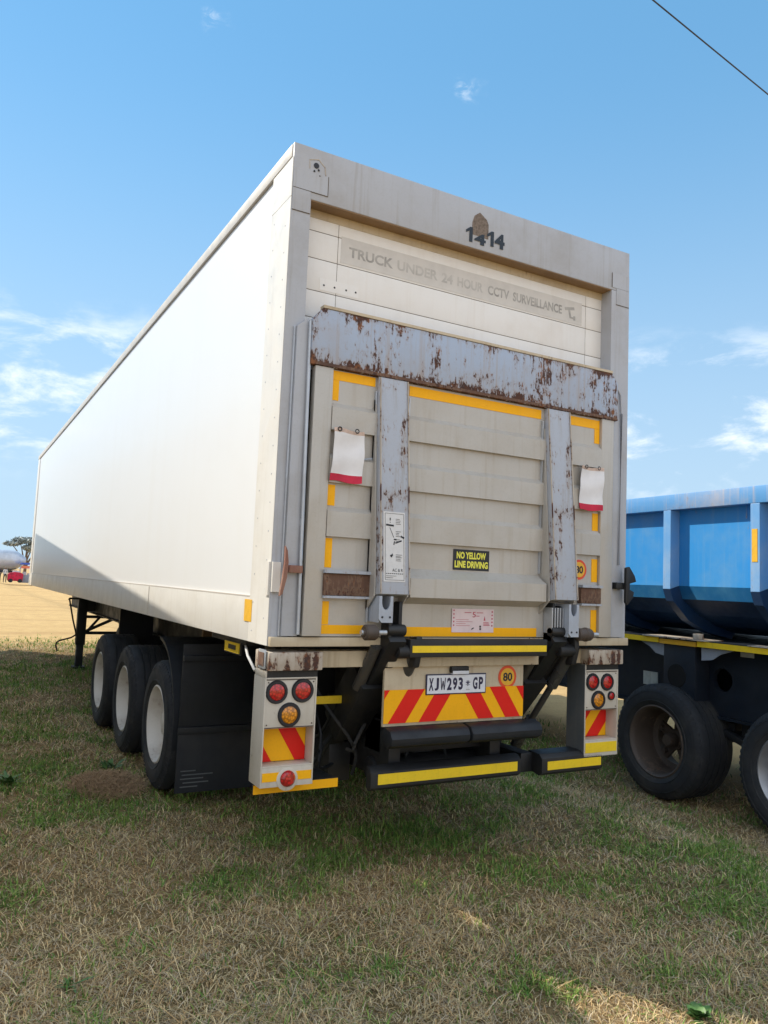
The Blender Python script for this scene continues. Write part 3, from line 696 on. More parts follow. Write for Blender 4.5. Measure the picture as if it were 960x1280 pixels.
for x0, x1, z, rr in ((.490, .575, 1.440, .043), (2.030, 2.150, 1.435, .040)):
    b = MB(); b.lathe([(0, x0), (rr * .5, x0), (rr * .55, x0 + .006), (rr * .8, x0 + .006), (rr, x0 + .014), (rr, x1 - .014), (rr * .8, x1), (0, x1)], 'x', (0, -.14, z), 24)
    if x0 > 1: b.lathe([(rr, x1 - .06), (rr * 1.12, x1 - .055), (rr * 1.12, x1 - .04), (rr, x1 - .036)], 'x', (0, -.14, z), 24)
    b.build('guide_roller', M['roller'] if 'roller' in M else M['rim_brown'], plat)
    b = MB(); b.cyl((x0 - .012, -.14, z), (x1 + .06, -.14, z), .014, seg=12); b.build('roller_pin', M['chrome'], plat)

# lift arms
def arm(x, side):
    b = MB()
    b.beam((x, -.09, 1.44), (x, .20, 1.12), .11, .15); b.beam((x, .16, 1.18), (x, .50, .82), .19, .22); b.beam((x - .03, .44, .88), (x - .03, .74, .56), .10, .12)
    b.beam((x + .12, -.05, 1.40), (x + .12, .62, .70), .055, .11)
    b.cyl((x - .06, -.10, 1.45), (x + .06, -.10, 1.45), .034, seg=18); b.cyl((x + .02, -.09, 1.33), (x + .15, -.09, 1.33), .038, seg=18)
    b.box(x - .055, x - .03, -.12, .02, 1.38, 1.63); b.box(x + .02, x + .045, -.10, .02, 1.38, 1.61); b.prism([(-.12, 1.42), (-.13, 1.34), (-.10, 1.24), (-.04, 1.23), (.0, 1.40)], 'x', x + .13, x + .17)
    b.box(x - .075, x + .075, .52, .78, .48, .72)
    a = b.build('lift_arm', M['black'], T, bevel=.010)
    b = MB(); b.cyl((x + .16, -.04, 1.30), (x + .16, .12, 1.08), .040, seg=16); b.cyl((x + .16, .11, 1.09), (x + .16, .34, .80), .022, seg=14); b.cyl((x + .16, .32, .83), (x + .16, .48, .62), .040, seg=14)
    b.build('hydraulic_ram', M['ram'], a)
    b = MB(); b.cyl((x - .085, -.04, 1.36), (x - .085, .16, 1.10), .034, seg=14); b.build('hydraulic_ram', M['ram'], a)
    b = MB(); b.tube([(x - .05, .30, 1.2), (x - .09, .42, .95), (x - .10, .6, .76), (x - .15, .66, .70), (x - .3, .62, .66)], .011, 8); b.tube([(x + .02, .45, .9), (x - .12, .5, .72), (x - .16, .6, .55), (x - .14, .6, .45)], .012, 8)
    b.build('hydraulic_hose', M['flap'], a)
M['ram'] = paint('ram_steel', (0.10, 0.10, 0.10), 0.3, dirt=(0.16, 0.12, 0.07), dirt_amt=0.5, streak=0.2, metallic=0.5)
arm(.715, -1); arm(1.90, 1)
b = MB()
for k in range(5): b.box(1.84 + k * .022, 1.848 + k * .022, -.12, -.04, 1.44, 1.60)
b.build('spring_pack', M['chrome'], T)
# torque bar with lemon tape between the arms
b = MB(); b.box(.80, 1.80, -.13, -.06, 1.300, 1.402); tb = b.build('torque_bar', M['black'], T, bevel=.006)
b = MB(); b.box(.815, 1.79, -.133, -.1302, 1.328, 1.366); b.build('bar_tape', M['yellow2'], tb)
# cream cross beam and plate carrier
b = MB(); b.box(.318, 2.28, .05, .16, 1.232, 1.322); b.build('cross_beam', M['sill'], T, bevel=.004)
b = MB(); b.box(.715, 1.812, -.035, .045, 1.238, 1.292); b.box(.716, 1.72, .0, .02, .90, 1.236); pcr = b.build('plate_carrier', M['sill'], T, bevel=.002)
b = MB(); b.box(1.155, 1.282, -.03, -.0, 1.195, 1.235); lp = b.build('plate_lamp', M['black'], T, bevel=.008); b = MB(); b.box(1.162, 1.278, -.034, -.004, 1.189, 1.209); b.build('lamp_lens', M['plate'], lp, bevel=.003)
b = MB(); b.box(.990, 1.422, -.012, -.004, 1.070, 1.190); npl = b.build('number_plate', M['plate_ink'], T, bevel=.003)
b = MB(); b.box(.997, 1.415, -.0135, -.0122, 1.077, 1.183); b.build('plate_face', M['plate'], npl)
cw = [('X', 1.008, 1.040), ('J', 1.048, 1.077), ('W', 1.088, 1.126), ('2', 1.135, 1.168), ('9', 1.176, 1.208), ('3', 1.217, 1.249), ('G', 1.322, 1.356), ('P', 1.366, 1.398)]
for ch_, x0, x1 in cw:
    if ch_ == 'W':
        b = MB(); n5 = [(x0 + .003, 1.168), (x0 + (x1 - x0) * .27, 1.098), (x0 + (x1 - x0) * .5, 1.150), (x0 + (x1 - x0) * .73, 1.098), (x1 - .003, 1.168)]
        for (xa, za), (xb, zb_) in zip(n5[:-1], n5[1:]): b.prism([(xa - .0028, za), (xa + .0028, za), (xb + .0028, zb_), (xb - .0028, zb_)], 'y', -.0148, -.0138)
        b.build('plate_character', M['plate_ink'], npl, smooth=False); continue
    text_part('plate_character', ch_, x0, x1, 1.095, 1.168, -.0148, M['plate_ink'], npl, bold=0.040)
b = MB(); b.box(1.2835, 1.2875, -.0148, -.0136, 1.115, 1.150)
for t in (-1.0, -.5, .5, 1.0): b.beam((1.2855, -.0142, 1.128), (1.2855 + .019 * math.sin(t), -.0142, 1.128 + .022 * math.cos(t)), .001, .0035, side=(0, 1, 0))
b.box(1.27, 1.301, -.0148, -.0136, 1.122, 1.1245); b.build('plate_emblem', M['plate_ink'], npl)
b = MB(); b.box(1.272, 1.300, -.0148, -.0136, 1.092, 1.096); b.box(1.274, 1.298, -.0148, -.0136, 1.102, 1.1035); b.build('plate_microtext', M['faded'], npl)
speed_disc(1.592, 1.162, .070, -.001, T)

def chevron(x0, x1, z0, z1, y, parent, edges, w, lean, name='warning_board'):
    """yellow board with slanting red bands; edges = list of (x at the top, lean sign)"""
    b = MB(); b.box(x0, x1, y, y + .004, z0, z1); o = b.build(name, M['yellow'], parent)
    b = MB(); h = z1 - z0
    def clip(poly, xa, keep_ge):
        out = []
        for i in range(len(poly)):
            p, q = poly[i], poly[(i + 1) % len(poly)]
            ip = (p[0] >= xa) == keep_ge or p[0] == xa; iq = (q[0] >= xa) == keep_ge or q[0] == xa
            if ip: out.append(p)
            if ip != iq:
                t = (xa - p[0]) / (q[0] - p[0]); out.append((xa, p[1] + t * (q[1] - p[1])))
        return out
    for xt, s in edges:
        xb = xt + s * lean
        poly = [(xb, z0), (xb + w, z0), (xt + w, z1), (xt, z1)]
        poly = clip(poly, x0, True)
        if poly: poly = clip(poly, x1, False)
        if len(poly) >= 3: b.prism(poly, 'y', y - .0015, y - .0002)
    b.build('red_band', M['red'], o)
    return o
chevron(.716, 1.718, .918, 1.105, -.006, T, [(.735 - .10, -1), (.87, -1), (1.075, -1), (1.215 + .035, 1), (1.455, 1), (1.66, 1)], .115, .125)
# lamp housings
def housing(x0, x1, sgn):
    b = MB(); t = .008; z0, z1 = .625, 1.19
    b.box(x0, x0 + t, 0, .17, z0, z1); b.box(x1 - t, x1, 0, .17, z0, z1); b.box(x0 + t, x1 - t, .16, .17, z0, z1)
    b.box(x0 + t, x1 - t, 0, .16, z1 - t, z1)
    b.box(x0 + t, x1 - t, .004, .012, .925, z1 - t)
    b.box(x0 + t, x1 - t, .0, .10, .725, .733); b.box(x0 + t, x1 - t, 0, .10, z0, .725)
    b.box(x0, x0 + t, 0, .16, z1 + .001, 1.2265)
    h = b.build('lamp_housing', M['skirt2'], T, bevel=.0015)
    b = MB(); b.box(x0 + t, x1, .002, .15, z1 + .0005, 1.2265); b.build('housing_gap_shade', M['black'], h)  # black fill paints the dark of the gap above the housing
    b = MB(); b.box(x0 + t + .001, x1 - t - .001, .0015, .0038, .927, .932); b.box(x0 + t + .001, x1 - t - .001, .0015, .0038, z1 - t - .006, z1 - t - .001)
    for xx_ in (x0 + .02, x1 - .02):
        for zz_ in (.945, 1.165): disc(b, xx_, zz_, .004, .001, .004, 8)
    b.build('plate_screw', M['rim_brown'], h)
    if sgn > 0:
        b = MB(); b.box(x0 - .004, x0 - .001, .002, .168, .63, 1.226); b.build('housing_side', M['sidegrey'], h)
    b = MB(); b.box(x0 + .002, x1 + .015, -.03, .18, 1.228, 1.325)
    bp = b.build('bump_block', M['rust_cream'], T, bevel=.008, label='cream steel bump block flaking to rust')
    return h
M['sidegrey'] = paint('housing_dark_grey', (0.085, 0.095, 0.10), 0.55, dirt=(0.2, 0.18, 0.15), dirt_amt=0.4, streak=0.4)
M['skirt2'] = paint('housing_paint', (0.58, 0.53, 0.45), 0.5, dirt=(0.36, 0.29, 0.21), dirt_amt=0.45, streak=0.35, rust=0.04)
def lamp(x, z, r, parent, lens, y=.0035):
    b = MB(); b.lathe([(r * .70, y - .006), (r * .73, y - .012), (r * .92, y - .012), (r, y - .004), (r, y)], 'y', (x, 0, z), 32)
    o = b.build('tail_lamp', M['ink'], parent)
    b = MB(); b.lathe([(0, y - .013), (r * .45, y - .012), (r * .69, y - .008), (r * .74, y - .001)], 'y', (x, 0, z), 32); b.build('lamp_lens', lens, o)
    return o
hL = housing(.0, .298, -1); hR = housing(2.245, 2.545, 1)
lamp(.068, 1.115, .062, hL, M['lens_red']); lamp(.216, 1.119, .064, hL, M['lens_red']); lamp(.145, .994, .065, hL, M['lens_amber'])
lamp(2.312, 1.112, .058, hR, M['lens_red']); lamp(2.444, 1.108, .058, hR, M['lens_red']); lamp(2.365, .992, .062, hR, M['lens_amber']); lamp(2.482, 1.016, .030, hR, M['lens_red'])
chevron(.009, .288, .735, .923, .10, hL, [(-.12, 1), (.115, 1)], .10, .115)
chevron(2.255, 2.535, .735, .923, .10, hR, [(2.30 + .0, -1), (2.50, -1)], .11, .15)
b = MB(); b.box(.010, .288, -.003, -.0005, .655, .700); b.build('lip_tape', M['yellow'], hL)
b = MB(); b.box(2.255, 2.535, -.003, -.0005, .650, .715); b.build('lip_tape', M['yellow2'], hR)
b = MB(); b.lathe([(.0, -.006), (.052, -.006), (.060, -.003), (.060, 0)], 'y', (.150, 0, .662), 28); b.build('lamp_base', M['skirt2'], hL)
b = MB(); b.lathe([(0, -.030), (.028, -.027), (.040, -.016), (.043, -.006)], 'y', (.152, 0, .665), 28); b.build('round_reflector', M['lens_red'], hL)
# side marker reflector on left block and side lamp
b = MB(); b.box(-.010, -.002, .0, .10, 1.235, 1.335); sr = b.build('side_reflector', M['chrome'], T, bevel=.003)
b = MB(); b.box(-.013, -.0102, .012, .088, 1.25, 1.32); b.build('reflector_lens', M['rlens'] if 'rlens' in M else M['rust'], sr)
b = MB(); b.box(.09, .10, .68, 1.0, 1.236, 1.312); b.box(.095, .15, .6, 1.3, 1.30, 1.35); sl = b.build('side_lamp', M['black'], T)
b = MB(); b.box(.085, .0898, .70, .98, 1.244, 1.305); yl = b.build('lamp_lens', M['yellow2'], sl)
b = MB(); b.box(.082, .0848, .76, .90, 1.262, 1.290); b.build('lamp_core', M['ink'], yl)
b = MB(); b.tube([(.10, .62, 1.30), (.06, .5, 1.30), (.02, .35, 1.27), (.03, .25, 1.2)], .008, 8); b.build('lamp_cable', M['sticker'], sl)
b = MB(); b.box(-.0048, -.0034, .262, .385, 1.465, 1.588); b.build('side_marker_tape', M['signyel'], T)

# steps / under-run bars
def bar(x0, x1, z0, z1, y, tx0, tx1, tz0, tz1, m, back):
    b = MB(); b.prism([(y, z0 + .02), (y, z1), (y + .03, z1 + .025), (y + back, z1 + .03), (y + back, z0 + .02), (y + .03, z0)], 'x', x0, x1)
    o = b.build('under_run_bar', M['black'], T, bevel=.004)
    b = MB(); b.box(tx0, tx1, y - .003, y - .0005, tz0, tz1); b.build('bar_tape', m, o)
bar(.655, 1.72, .545, .650, .0, .70, 1.69, .583, .640, M['yellow2'], .06)
bar(1.89, 2.41, .530, .640, .0, 1.935, 2.395, .567, .620, M['yellow2'], .14)
b = MB(); b.box(.0, .50, .10, .115, .567, .618); b.box(.31, .50, .1155, .36, .575, .610); st_ = b.build('side_step', M['black'], T, bevel=.002)
b = MB(); b.box(.002, .498, .097, .0995, .569, .616); b.build('step_tape', M['yellow'], st_)
b = MB(); b.box(1.80, 1.90, .10, 1.0, .54, .66); b.box(.82, .90, .1, .8, .56, .9); b.box(1.55, 1.63, .1, .8, .56, .9); b.build('bar_bracket', M['black'], T, bevel=.006)
# rubber roller bumper
b = MB()
for x0, x1 in ((.715, 1.255), (1.265, 1.80)):
    b.prism([(-.02, .905), (-.085, .890), (-.115, .85), (-.105, .81), (-.06, .79), (.02, .80), (.04, .87)], 'x', x0, x1)
b.build('bumper_roll', M['flap'], T, bevel=.022)
b = MB(); b.box(.82, 1.70, .20, .40, .70, .90); b.box(.55, 1.75, .80, 1.15, .55, 1.22); b.box(.32, .44, .35, .60, .75, 1.2); b.box(.9, 1.5, 1.0, 1.5, .6, 1.1)
b.cyl((.8, .3, .60), (1.6, .3, .60), .07, seg=16)
b.build('lift_power_pack', M['black'], T, bevel=.01)
rh = random.Random(12)
for k in range(9):
    x0 = rh.uniform(.35, 1.7); z0 = rh.uniform(.95, 1.2); x1 = x0 + rh.uniform(-.35, .35); z1 = rh.uniform(.5, .85); y0 = rh.uniform(.35, .55); sg_ = rh.uniform(.05, .18)
    b = MB(); pts = []
    for i in range(9):
        t = i / 8; pts.append((x0 + (x1 - x0) * t + .05 * math.sin(t * 6 + k), y0 - .1 * math.sin(PI * t), z0 + (z1 - z0) * t - sg_ * math.sin(PI * t)))
    b.tube(pts, rh.choice((.008, .011, .014)), 8); b.build('hydraulic_hose', M['flap'] if k % 2 else M['rubber'], T)
b = MB(); b.box(.42, .72, .34, .346, .985, 1.03); b.build('inner_tape', M['yellow2'], T)
# latches at the platform edges
b = MB(); b.box(.07, .148, -.075, -.03, 1.745, 1.785); b.prism([(.014, 1.62), (.03, 1.63), (.052, 1.72), (.056, 1.80), (.048, 1.86), (.035, 1.885), (.036, 1.80), (.028, 1.72)], 'y', -.10, -.078)
b.build('platform_latch', M['latch'] if 'latch' in M else M['rust_cream'], T, bevel=.003)
b = MB(); b.box(-.012, .0, .01, .05, 1.62, 1.80); b.box(0.0, .045, -.02, -.0035, 1.64, 1.80); b.build('latch_strip', M['skirt'], T)
b = MB(); b.box(2.44, 2.53, -.075, -.03, 1.735, 1.78); b.prism([(2.52, 1.63), (2.57, 1.68), (2.58, 1.72), (2.54, 1.735), (2.54, 1.775), (2.60, 1.79), (2.585, 1.83), (2.535, 1.89), (2.505, 1.88), (2.505, 1.65)], 'y', -.10, -.078)
b.build('platform_latch', M['black'], T, bevel=.003)

# chassis
b = MB()
for x in (.80, 1.80):
    b.box(x - .06, x + .06, .35, 13.6, 1.32, 1.345); b.box(x - .01, x + .01, .35, 13.6, .98, 1.32); b.box(x - .06, x + .06, .35, 13.6, .96, .98)
for k in range(26):
    b.box(.3, 2.3, .6 + k * .5, .65 + k * .5, 1.30, 1.345)
b.build('chassis', M['black'], T)
b = MB(); b.beam((1.0, 10.3, 1.18), (1.34, 9.7, .71), .25, .10); b.beam((1.1, 10.9, 1.1), (1.7, 9.9, 1.0), .5, .3); b.build('king_pin_box', M['brownbeam'], T)
axy = (2.5467, 3.914, 5.282)
b = MB()
for y in axy:
    b.cyl((.45, y, .50), (2.15, y, .50), .065, seg=16); b.box(.62, .98, y - .12, y + .12, .52, .70); b.box(1.62, 1.98, y - .12, y + .12, .52, .70)
    b.cyl((.35, y, .5), (.42, y, .5), .2, seg=24); b.cyl((2.18, y, .5), (2.25, y, .5), .2, seg=24)
    b.beam((.80, y - .55, .66), (.80, y + .55, .66), .09, .07); b.beam((1.80, y - .55, .66), (1.80, y + .55, .66), .09, .07)
b.build('axle', M['black'], T, bevel=.006)
b = MB()
for y in (1.86, 3.23, 4.6, 5.97):
    for x in (.80, 1.80): b.prism([(y - .16, .97), (y + .16, .97), (y + .08, .60), (y - .08, .60)], 'x', x - .06, x + .06)
b.build('spring_hanger', M['black'], T, bevel=.006)
for i, y in enumerate(axy):
    make_wheel(T, .045, y, .505, .40, -1, M['rim'], rimr=.292, dish=.12)
    make_wheel(T, 2.555, y, .505, .40, 1, M['rim'], rimr=.292, dish=.12)
b = MB(); b.cyl((.75, 6.4, .85), (.75, 7.4, .85), .16, seg=24); b.cyl((1.85, 6.4, .85), (1.85, 7.4, .85), .16, seg=24); b.build('air_tank', M['black'], T)
b = MB(); b.box(.35, .75, 5.9, 5.95, .75, 1.34); b.box(.56, .60, 1.3, 1.34, 1.1, 1.35); b.build('hanger_plate', M['black'], T)
b = MB(); b.box(.52, .62, 2.95, 3.0, 1.16, 1.34); b.build('timber_block', M['brownbeam'], T)
# mudguards and flaps
for s in (-1, 1):
    def xx(v): return v if s < 0 else W - v
    b = MB(); path = []
    for k in range(13):
        t = R(88 - k * 8.2); path.append((axy[0] - .60 * math.cos(t) - .02, .545 + .66 * math.sin(t)))
    path = path; inner = [(y + .012 * math.cos(R(60)), z - .012) for y, z in path]
    b.prism(path + inner[::-1], 'x', xx(.045), xx(.62))
    b.prism([(y - .004, z + .004) for y, z in path] + [(y, z - .022) for y, z in path[::-1]], 'x', xx(.035), xx(.05))
    mg = b.build('mudguard', M['flap'], T)
    b = MB(); b.box(xx(.055), xx(.69), 1.845, 1.857, .13, .60); b.box(xx(.05), xx(.69), 1.83, 1.845, .55, .60); b.box(xx(.06), xx(.69), 1.858, 1.87, .60, 1.20)
    b.box(xx(.06), xx(.70), 1.82, 1.857, 1.08, 1.12)
    b.build('mud_flap', M['flap'], T, bevel=.003)
b = MB()
for k, (xa, xb) in enumerate(((.09, .22), (.11, .30), (.09, .26), (.10, .33), (.09, .20))): b.box(xa, xb, 1.8425, 1.8445, .17 + k * .028, .178 + k * .028)
b.build('flap_embossing', M['sidegrey'], T)
# landing gear
for x in (.585, 2.015):
    b = MB(); b.box(x - .075, x + .075, 10.53, 10.67, .42, 1.34); b.box(x - .058, x + .058, 10.545, 10.655, .05, .42); b.box(x - .10, x + .10, 10.5, 10.7, .0, .05)
    b.build('landing_leg', M['black'], T, bevel=.006)
b = MB(); b.box(.66, 1.0, 10.55, 10.75, 1.0, 1.34); b.box(1.6, 1.94, 10.55, 10.75, 1.0, 1.34)
b.beam((.66, 10.62, .62), (1.94, 10.62, .62), .06, .05, side=(0, 1, 0)); b.beam((.66, 10.64, .90), (1.94, 10.64, .90), .05, .05, side=(0, 1, 0))
b.beam((.68, 10.6, .64), (1.05, 10.6, 1.1), .04, .04, side=(0, 1, 0)); b.beam((.68, 10.58, .66), (1.2, 10.3, .95), .04, .05, side=(0, 1, 0))
b.build('landing_brace', M['black'], T, bevel=.004)
b = MB(); b.tube([(.56, 10.58, 1.215), (.36, 10.58, 1.215), (.345, 10.58, 1.19)], .016, 8); b.tube([(.36, 10.58, 1.20), (.44, 10.58, .85), (.505, 10.58, .62), (.50, 10.58, .585), (.43, 10.58, .54), (.25, 10.58, .49), (.20, 10.58, .455), (.195, 10.58, .41), (.225, 10.58, .31)], .014, 8)
b.build('crank_handle', M['black'], T)

# ------------------------------------------------------------------ blue tipper trailer (own axes: x outward-right, y forward)
A2 = R(2.5)
def rz(p): return Matrix.Rotation(-A2, 3, 'Z') @ Vector(p)
borg = (5.05, 1.2, 0)
B = thing('tipper_trailer', 'blue steel tipper trailer with ribbed tub beside the white trailer', 'trailer', borg, loc=rz(borg), rotz=-A2)
U0, U1 = -2.5, 7.5
def tubprof(off=0.0):           # left half outline of the tub hull (x, z)
    return [(3.905 + off, 2.44), (3.905 + off, 1.79), (3.945 + off, 1.68), (4.13 + off, 1.555), (4.34 + off, 1.46), (4.6, 1.395 + off * .5), (5.05, 1.37 + off * .5)]
cx = 5.05
P_ = tubprof(); full = P_ + [(2 * cx - x, z) for x, z in P_[::-1]][1:]
Q_ = [(x + .01, z + .005) for x, z in tubprof(.0)]; inn = Q_ + [(2 * cx - x, z) for x, z in Q_[::-1]][1:]
b = MB(); n_ = len(full)
b.v += [(x, y, z) for y in (U0, U1) for x, z in full]; 
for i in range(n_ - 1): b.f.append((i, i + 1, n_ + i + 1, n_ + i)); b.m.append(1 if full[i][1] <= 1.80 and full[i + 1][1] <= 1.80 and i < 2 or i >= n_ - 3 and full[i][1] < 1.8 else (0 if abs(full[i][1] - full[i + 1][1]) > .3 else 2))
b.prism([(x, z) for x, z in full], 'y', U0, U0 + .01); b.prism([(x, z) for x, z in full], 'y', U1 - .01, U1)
tub = b.build('tub', [M['tip_blue'], M['tip_low_shade'], M['tip_under_shade']], B, smooth=False)
b = MB(); b.box(3.80, 3.91, U0, U1, 2.432, 2.565); b.box(2 * cx - 3.91, 2 * cx - 3.80, U0, U1, 2.432, 2.565); b.box(3.91, 2 * cx - 3.91, U1 - .1, U1, 2.432, 2.56); b.box(3.91, 2 * cx - 3.91, U0, U0 + .1, 2.432, 2.56)
b.build('top_rail', M['tip_rail'], B, bevel=.006)
for k in range(-2, 8):
    u = .02 + k * .86
    if u < U0 or u > U1: continue
    for sg in (1, -1):
        b = MB(); o1 = [(3.80, 2.43), (3.80, 1.76)]; i1 = [(3.905, 1.79), (3.905, 2.43)]; foot = [(3.80, 1.758), (3.84, 1.66), (4.02, 1.50), (4.26, 1.40), (4.55, 1.345), (4.6, 1.40), (4.34, 1.465), (4.13, 1.56), (3.945, 1.68), (3.905, 1.788)]
        b.prism([(cx + (x - cx) * sg, z) for x, z in o1 + i1], 'y', u - .04, u + .04)
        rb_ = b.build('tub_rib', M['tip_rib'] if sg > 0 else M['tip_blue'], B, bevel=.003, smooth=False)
        b = MB(); b.prism([(cx + (x - cx) * sg, z) for x, z in foot], 'y', u - .04, u + .04); b.build('rib_foot_shade', M['tip_under_shade'], rb_, smooth=False)  # rib split here so its lower curve carries painted shade
        if k == 0 and sg > 0:
            b = MB(); b.box(3.797, 3.7995, u - .022, u + .026, 1.985, 2.235); b.build('rib_tape', M['signyel'], rb_)
b = MB(); b.box(3.90, 3.905, .17, .18, 2.33, 2.43); b.build('panel_bracket', M['tip_rail'], B)
# chassis of the tipper
def web_with_holes(x, y0, y1, z0, z1, holes, name, m, parent, th=.012):
    bm = bmesh.new()
    mb = MB(); ys = sorted(holes)
    # build the web as strips around each round hole
    cuts = [y0]
    for (yc, zc, r) in ys: cuts += [yc - r * 1.3, yc + r * 1.3]
    cuts.append(y1)
    for i in range(0, len(cuts), 2): mb.box(x, x + th, cuts[i], cuts[i + 1], z0, z1)
    for (yc, zc, r) in ys:
        n = 32; a, c_ = yc - r * 1.3, yc + r * 1.3
        def outer(t):
            dy, dz = math.cos(t), math.sin(t)
            k = min((c_ - yc) / abs(dy) if abs(dy) > 1e-6 else 1e9, ((z1 - zc) if dz > 0 else (zc - z0)) / abs(dz) if abs(dz) > 1e-6 else 1e9)
            return (yc + dy * k, zc + dz * k)
        ang = [math.atan2(z1 - zc, c_ - yc), math.atan2(z1 - zc, a - yc), math.atan2(z0 - zc, a - yc), math.atan2(z0 - zc, c_ - yc)]
        ts = sorted([2 * PI * k / n - PI for k in range(n)] + ang)
        for i in range(len(ts)):
            t0, t1 = ts[i], ts[(i + 1) % len(ts)]
            o0, o1 = outer(t0), outer(t1); p0 = (yc + r * math.cos(t0), zc + r * math.sin(t0)); p1 = (yc + r * math.cos(t1), zc + r * math.sin(t1))
            mb.add([(x, *p0), (x, *o0), (x, *o1), (x, *p1), (x + .05, *p0), (x + .05, *p1)], [(0, 1, 2, 3), (0, 3, 5, 4)])
    return mb.build(name, m, parent, smooth=False)
web_with_holes(4.10, U0, U1, .74, 1.33, [(-.30, 1.03, .095), (.56, 1.03, .095), (2.3, 1.03, .095), (3.6, 1.03, .095)], 'chassis_web', M['navy'], B)
b = MB(); b.box(4.07, 4.22, U0, U1, .715, .738); b.box(5.90, 6.0, U0, U1, .72, 1.33); b.box(4.22, 5.9, -.2, -.1, .9, 1.2); b.box(4.22, 5.9, 2.6, 2.7, .9, 1.2); b.box(4.22, 5.9, U0, U0 + .1, .9, 1.3)
b.box(4.5, 4.52, U0, U1, .78, 1.33); b.box(3.905, 6.1, U0, U1, 1.333, 1.343); b.build('chassis_frame', M['navy'], B)
b = MB(); b.box(3.893, 3.903, U0, .64, 1.296, 1.340); b.box(3.893, 3.903, 1.06, U1, 1.296, 1.340); b.build('deck_edge_tape', M['yellow2'], B)
b = MB(); b.box(3.93, 4.098, .69, 1.03, .74, 1.29)
og = b.build('outrigger', M['navy'], B, bevel=.01)
b = MB(); disc_ = MB(); disc_.lathe([(0, -.004), (.095, -.004), (.10, 0)], 'x', (3.93, .885, 1.03), 28); disc_.build('outrigger_hole', M['void'], og)
b = MB(); b.box(3.90, 4.098, .66, 1.05, 1.292, 1.331); b.build('outrigger_cap', M['signcap'] if 'signcap' in M else M['signyel'], og)
b = MB(); b.box(3.87, 4.1, .55, 1.22, 1.344, 1.354); b.box(3.89, 3.95, .62, .68, 1.355, 1.40); b.box(3.88, 4.0, -.35, .15, 1.344, 1.352); b.build('hinge_plate', M['rust_cream'], B, bevel=.002)
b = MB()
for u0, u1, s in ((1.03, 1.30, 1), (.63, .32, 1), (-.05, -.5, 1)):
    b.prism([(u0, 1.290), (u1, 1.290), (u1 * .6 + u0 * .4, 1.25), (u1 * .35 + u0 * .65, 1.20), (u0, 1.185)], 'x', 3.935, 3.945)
b.build('web_lit_patch', M['lit_web_counter'], B)  # pale plates stand in for sunlit patches on the web
b = MB(); b.box(4.09, 4.098, 1.25, 1.335, .89, 1.01); b.box(4.09, 4.098, 1.34, 1.42, .89, 1.01); b.box(4.09, 4.098, .26, .38, 1.24, 1.285); b.build('white_patch', M['patch'], B)
for u, hl in ((.985, 0), (-.295, 1)):
    make_wheel(B, 3.785, u, .475, .42, -1, M['rim_brown'] if not hl else M['rim_alu'], rimr=.285, dish=.24 if not hl else .10, holes=not hl)
    make_wheel(B, 6.315, u, .475, .42, 1, M['rim_brown'], rimr=.285, dish=.10)
b = MB()
for u in (.985, -.295):
    b.cyl((4.02, u, .475), (6.08, u, .475), .06, seg=14); b.beam((4.20, u - .5, .66), (4.20, u + .5, .66), .09, .06); b.cyl((4.35, u, .475), (4.42, u, .475), .19, seg=20)
b.box(4.14, 4.26, .27, .41, .50, .73); b.box(4.14, 4.26, 1.6, 1.72, .50, .73); b.beam((4.15, .15, .50), (4.15, .55, .62), .14, .05)
b.build('suspension', M['black'], B, bevel=.005)

# the tipper above was drawn at 1:1.15; bring it to its real size and stand it on the lower ground to the right
TS = 1.15
def grow(o):
    for ch in o.children:
        ch.location = ch.location * TS; ch.data.transform(Matrix.Scale(TS, 4)); grow(ch)
grow(B)
B.location = (-1.4861 + TS * (B.location.x + 1.4861), -3.891 + TS * (B.location.y + 3.891), -.257)

# ------------------------------------------------------------------ neighbouring trailer that throws the shade over the grass (stands left of the view)
A3 = math.atan(0.0738)
norg = (-3.70, 7.5, 0)
def nl(x, y): 
    v = Matrix.Rotation(-A3, 3, 'Z') @ Vector((x, y, 0)); return v
NB = thing('neighbour_trailer', 'tall cream box trailer parked to the left, throwing shade over the grass', 'trailer', (0, 0, 0), loc=(-2.385, 0.0, 0), rotz=-A3)
b = MB(); b.box(-2.55, 0, -.6, 15.35, 1.6, 4.10); b.build('body', M['side'], NB, bevel=.01)
b = MB(); b.box(-2.55, -2.5, -.6, 15.35, 1.3, 1.597); b.box(-.05, 0.0, -.6, 15.35, 1.3, 1.597); b.box(-2.5, -.05, -.6, -.5, 1.3, 1.597); b.box(-2.5, -.05, -.5, 15.3, 1.5, 1.597); b.build('side_skirt', M['skirt'], NB, bevel=.004)
b = MB(); b.box(-1.85, -1.73, .5, 14, .96, 1.49); b.box(-.82, -.70, .5, 14, .96, 1.49); b.build('chassis', M['black'], NB)
for y in (2.3, 3.65, 5.0):
    make_wheel(NB, -.05, y, .505, .40, 1, M['rim'], rimr=.292, dish=.12); make_wheel(NB, -2.5, y, .505, .40, -1, M['rim'], rimr=.292, dish=.12)
b = MB()
for y in (2.3, 3.65, 5.0): b.cyl((-2.2, y, .5), (-.35, y, .5), .065, seg=12); b.box(-.82, -.7, y - .1, y + .1, .5, .96); b.box(-1.85, -1.73, y - .1, y + .1, .5, .96)
b.build('axle', M['black'], NB)
for x in (-.5, -2.05):
    b = MB(); b.box(x - .07, x + .07, 12.0, 12.14, .0, 1.5); b.build('landing_leg', M['black'], NB, bevel=.006)

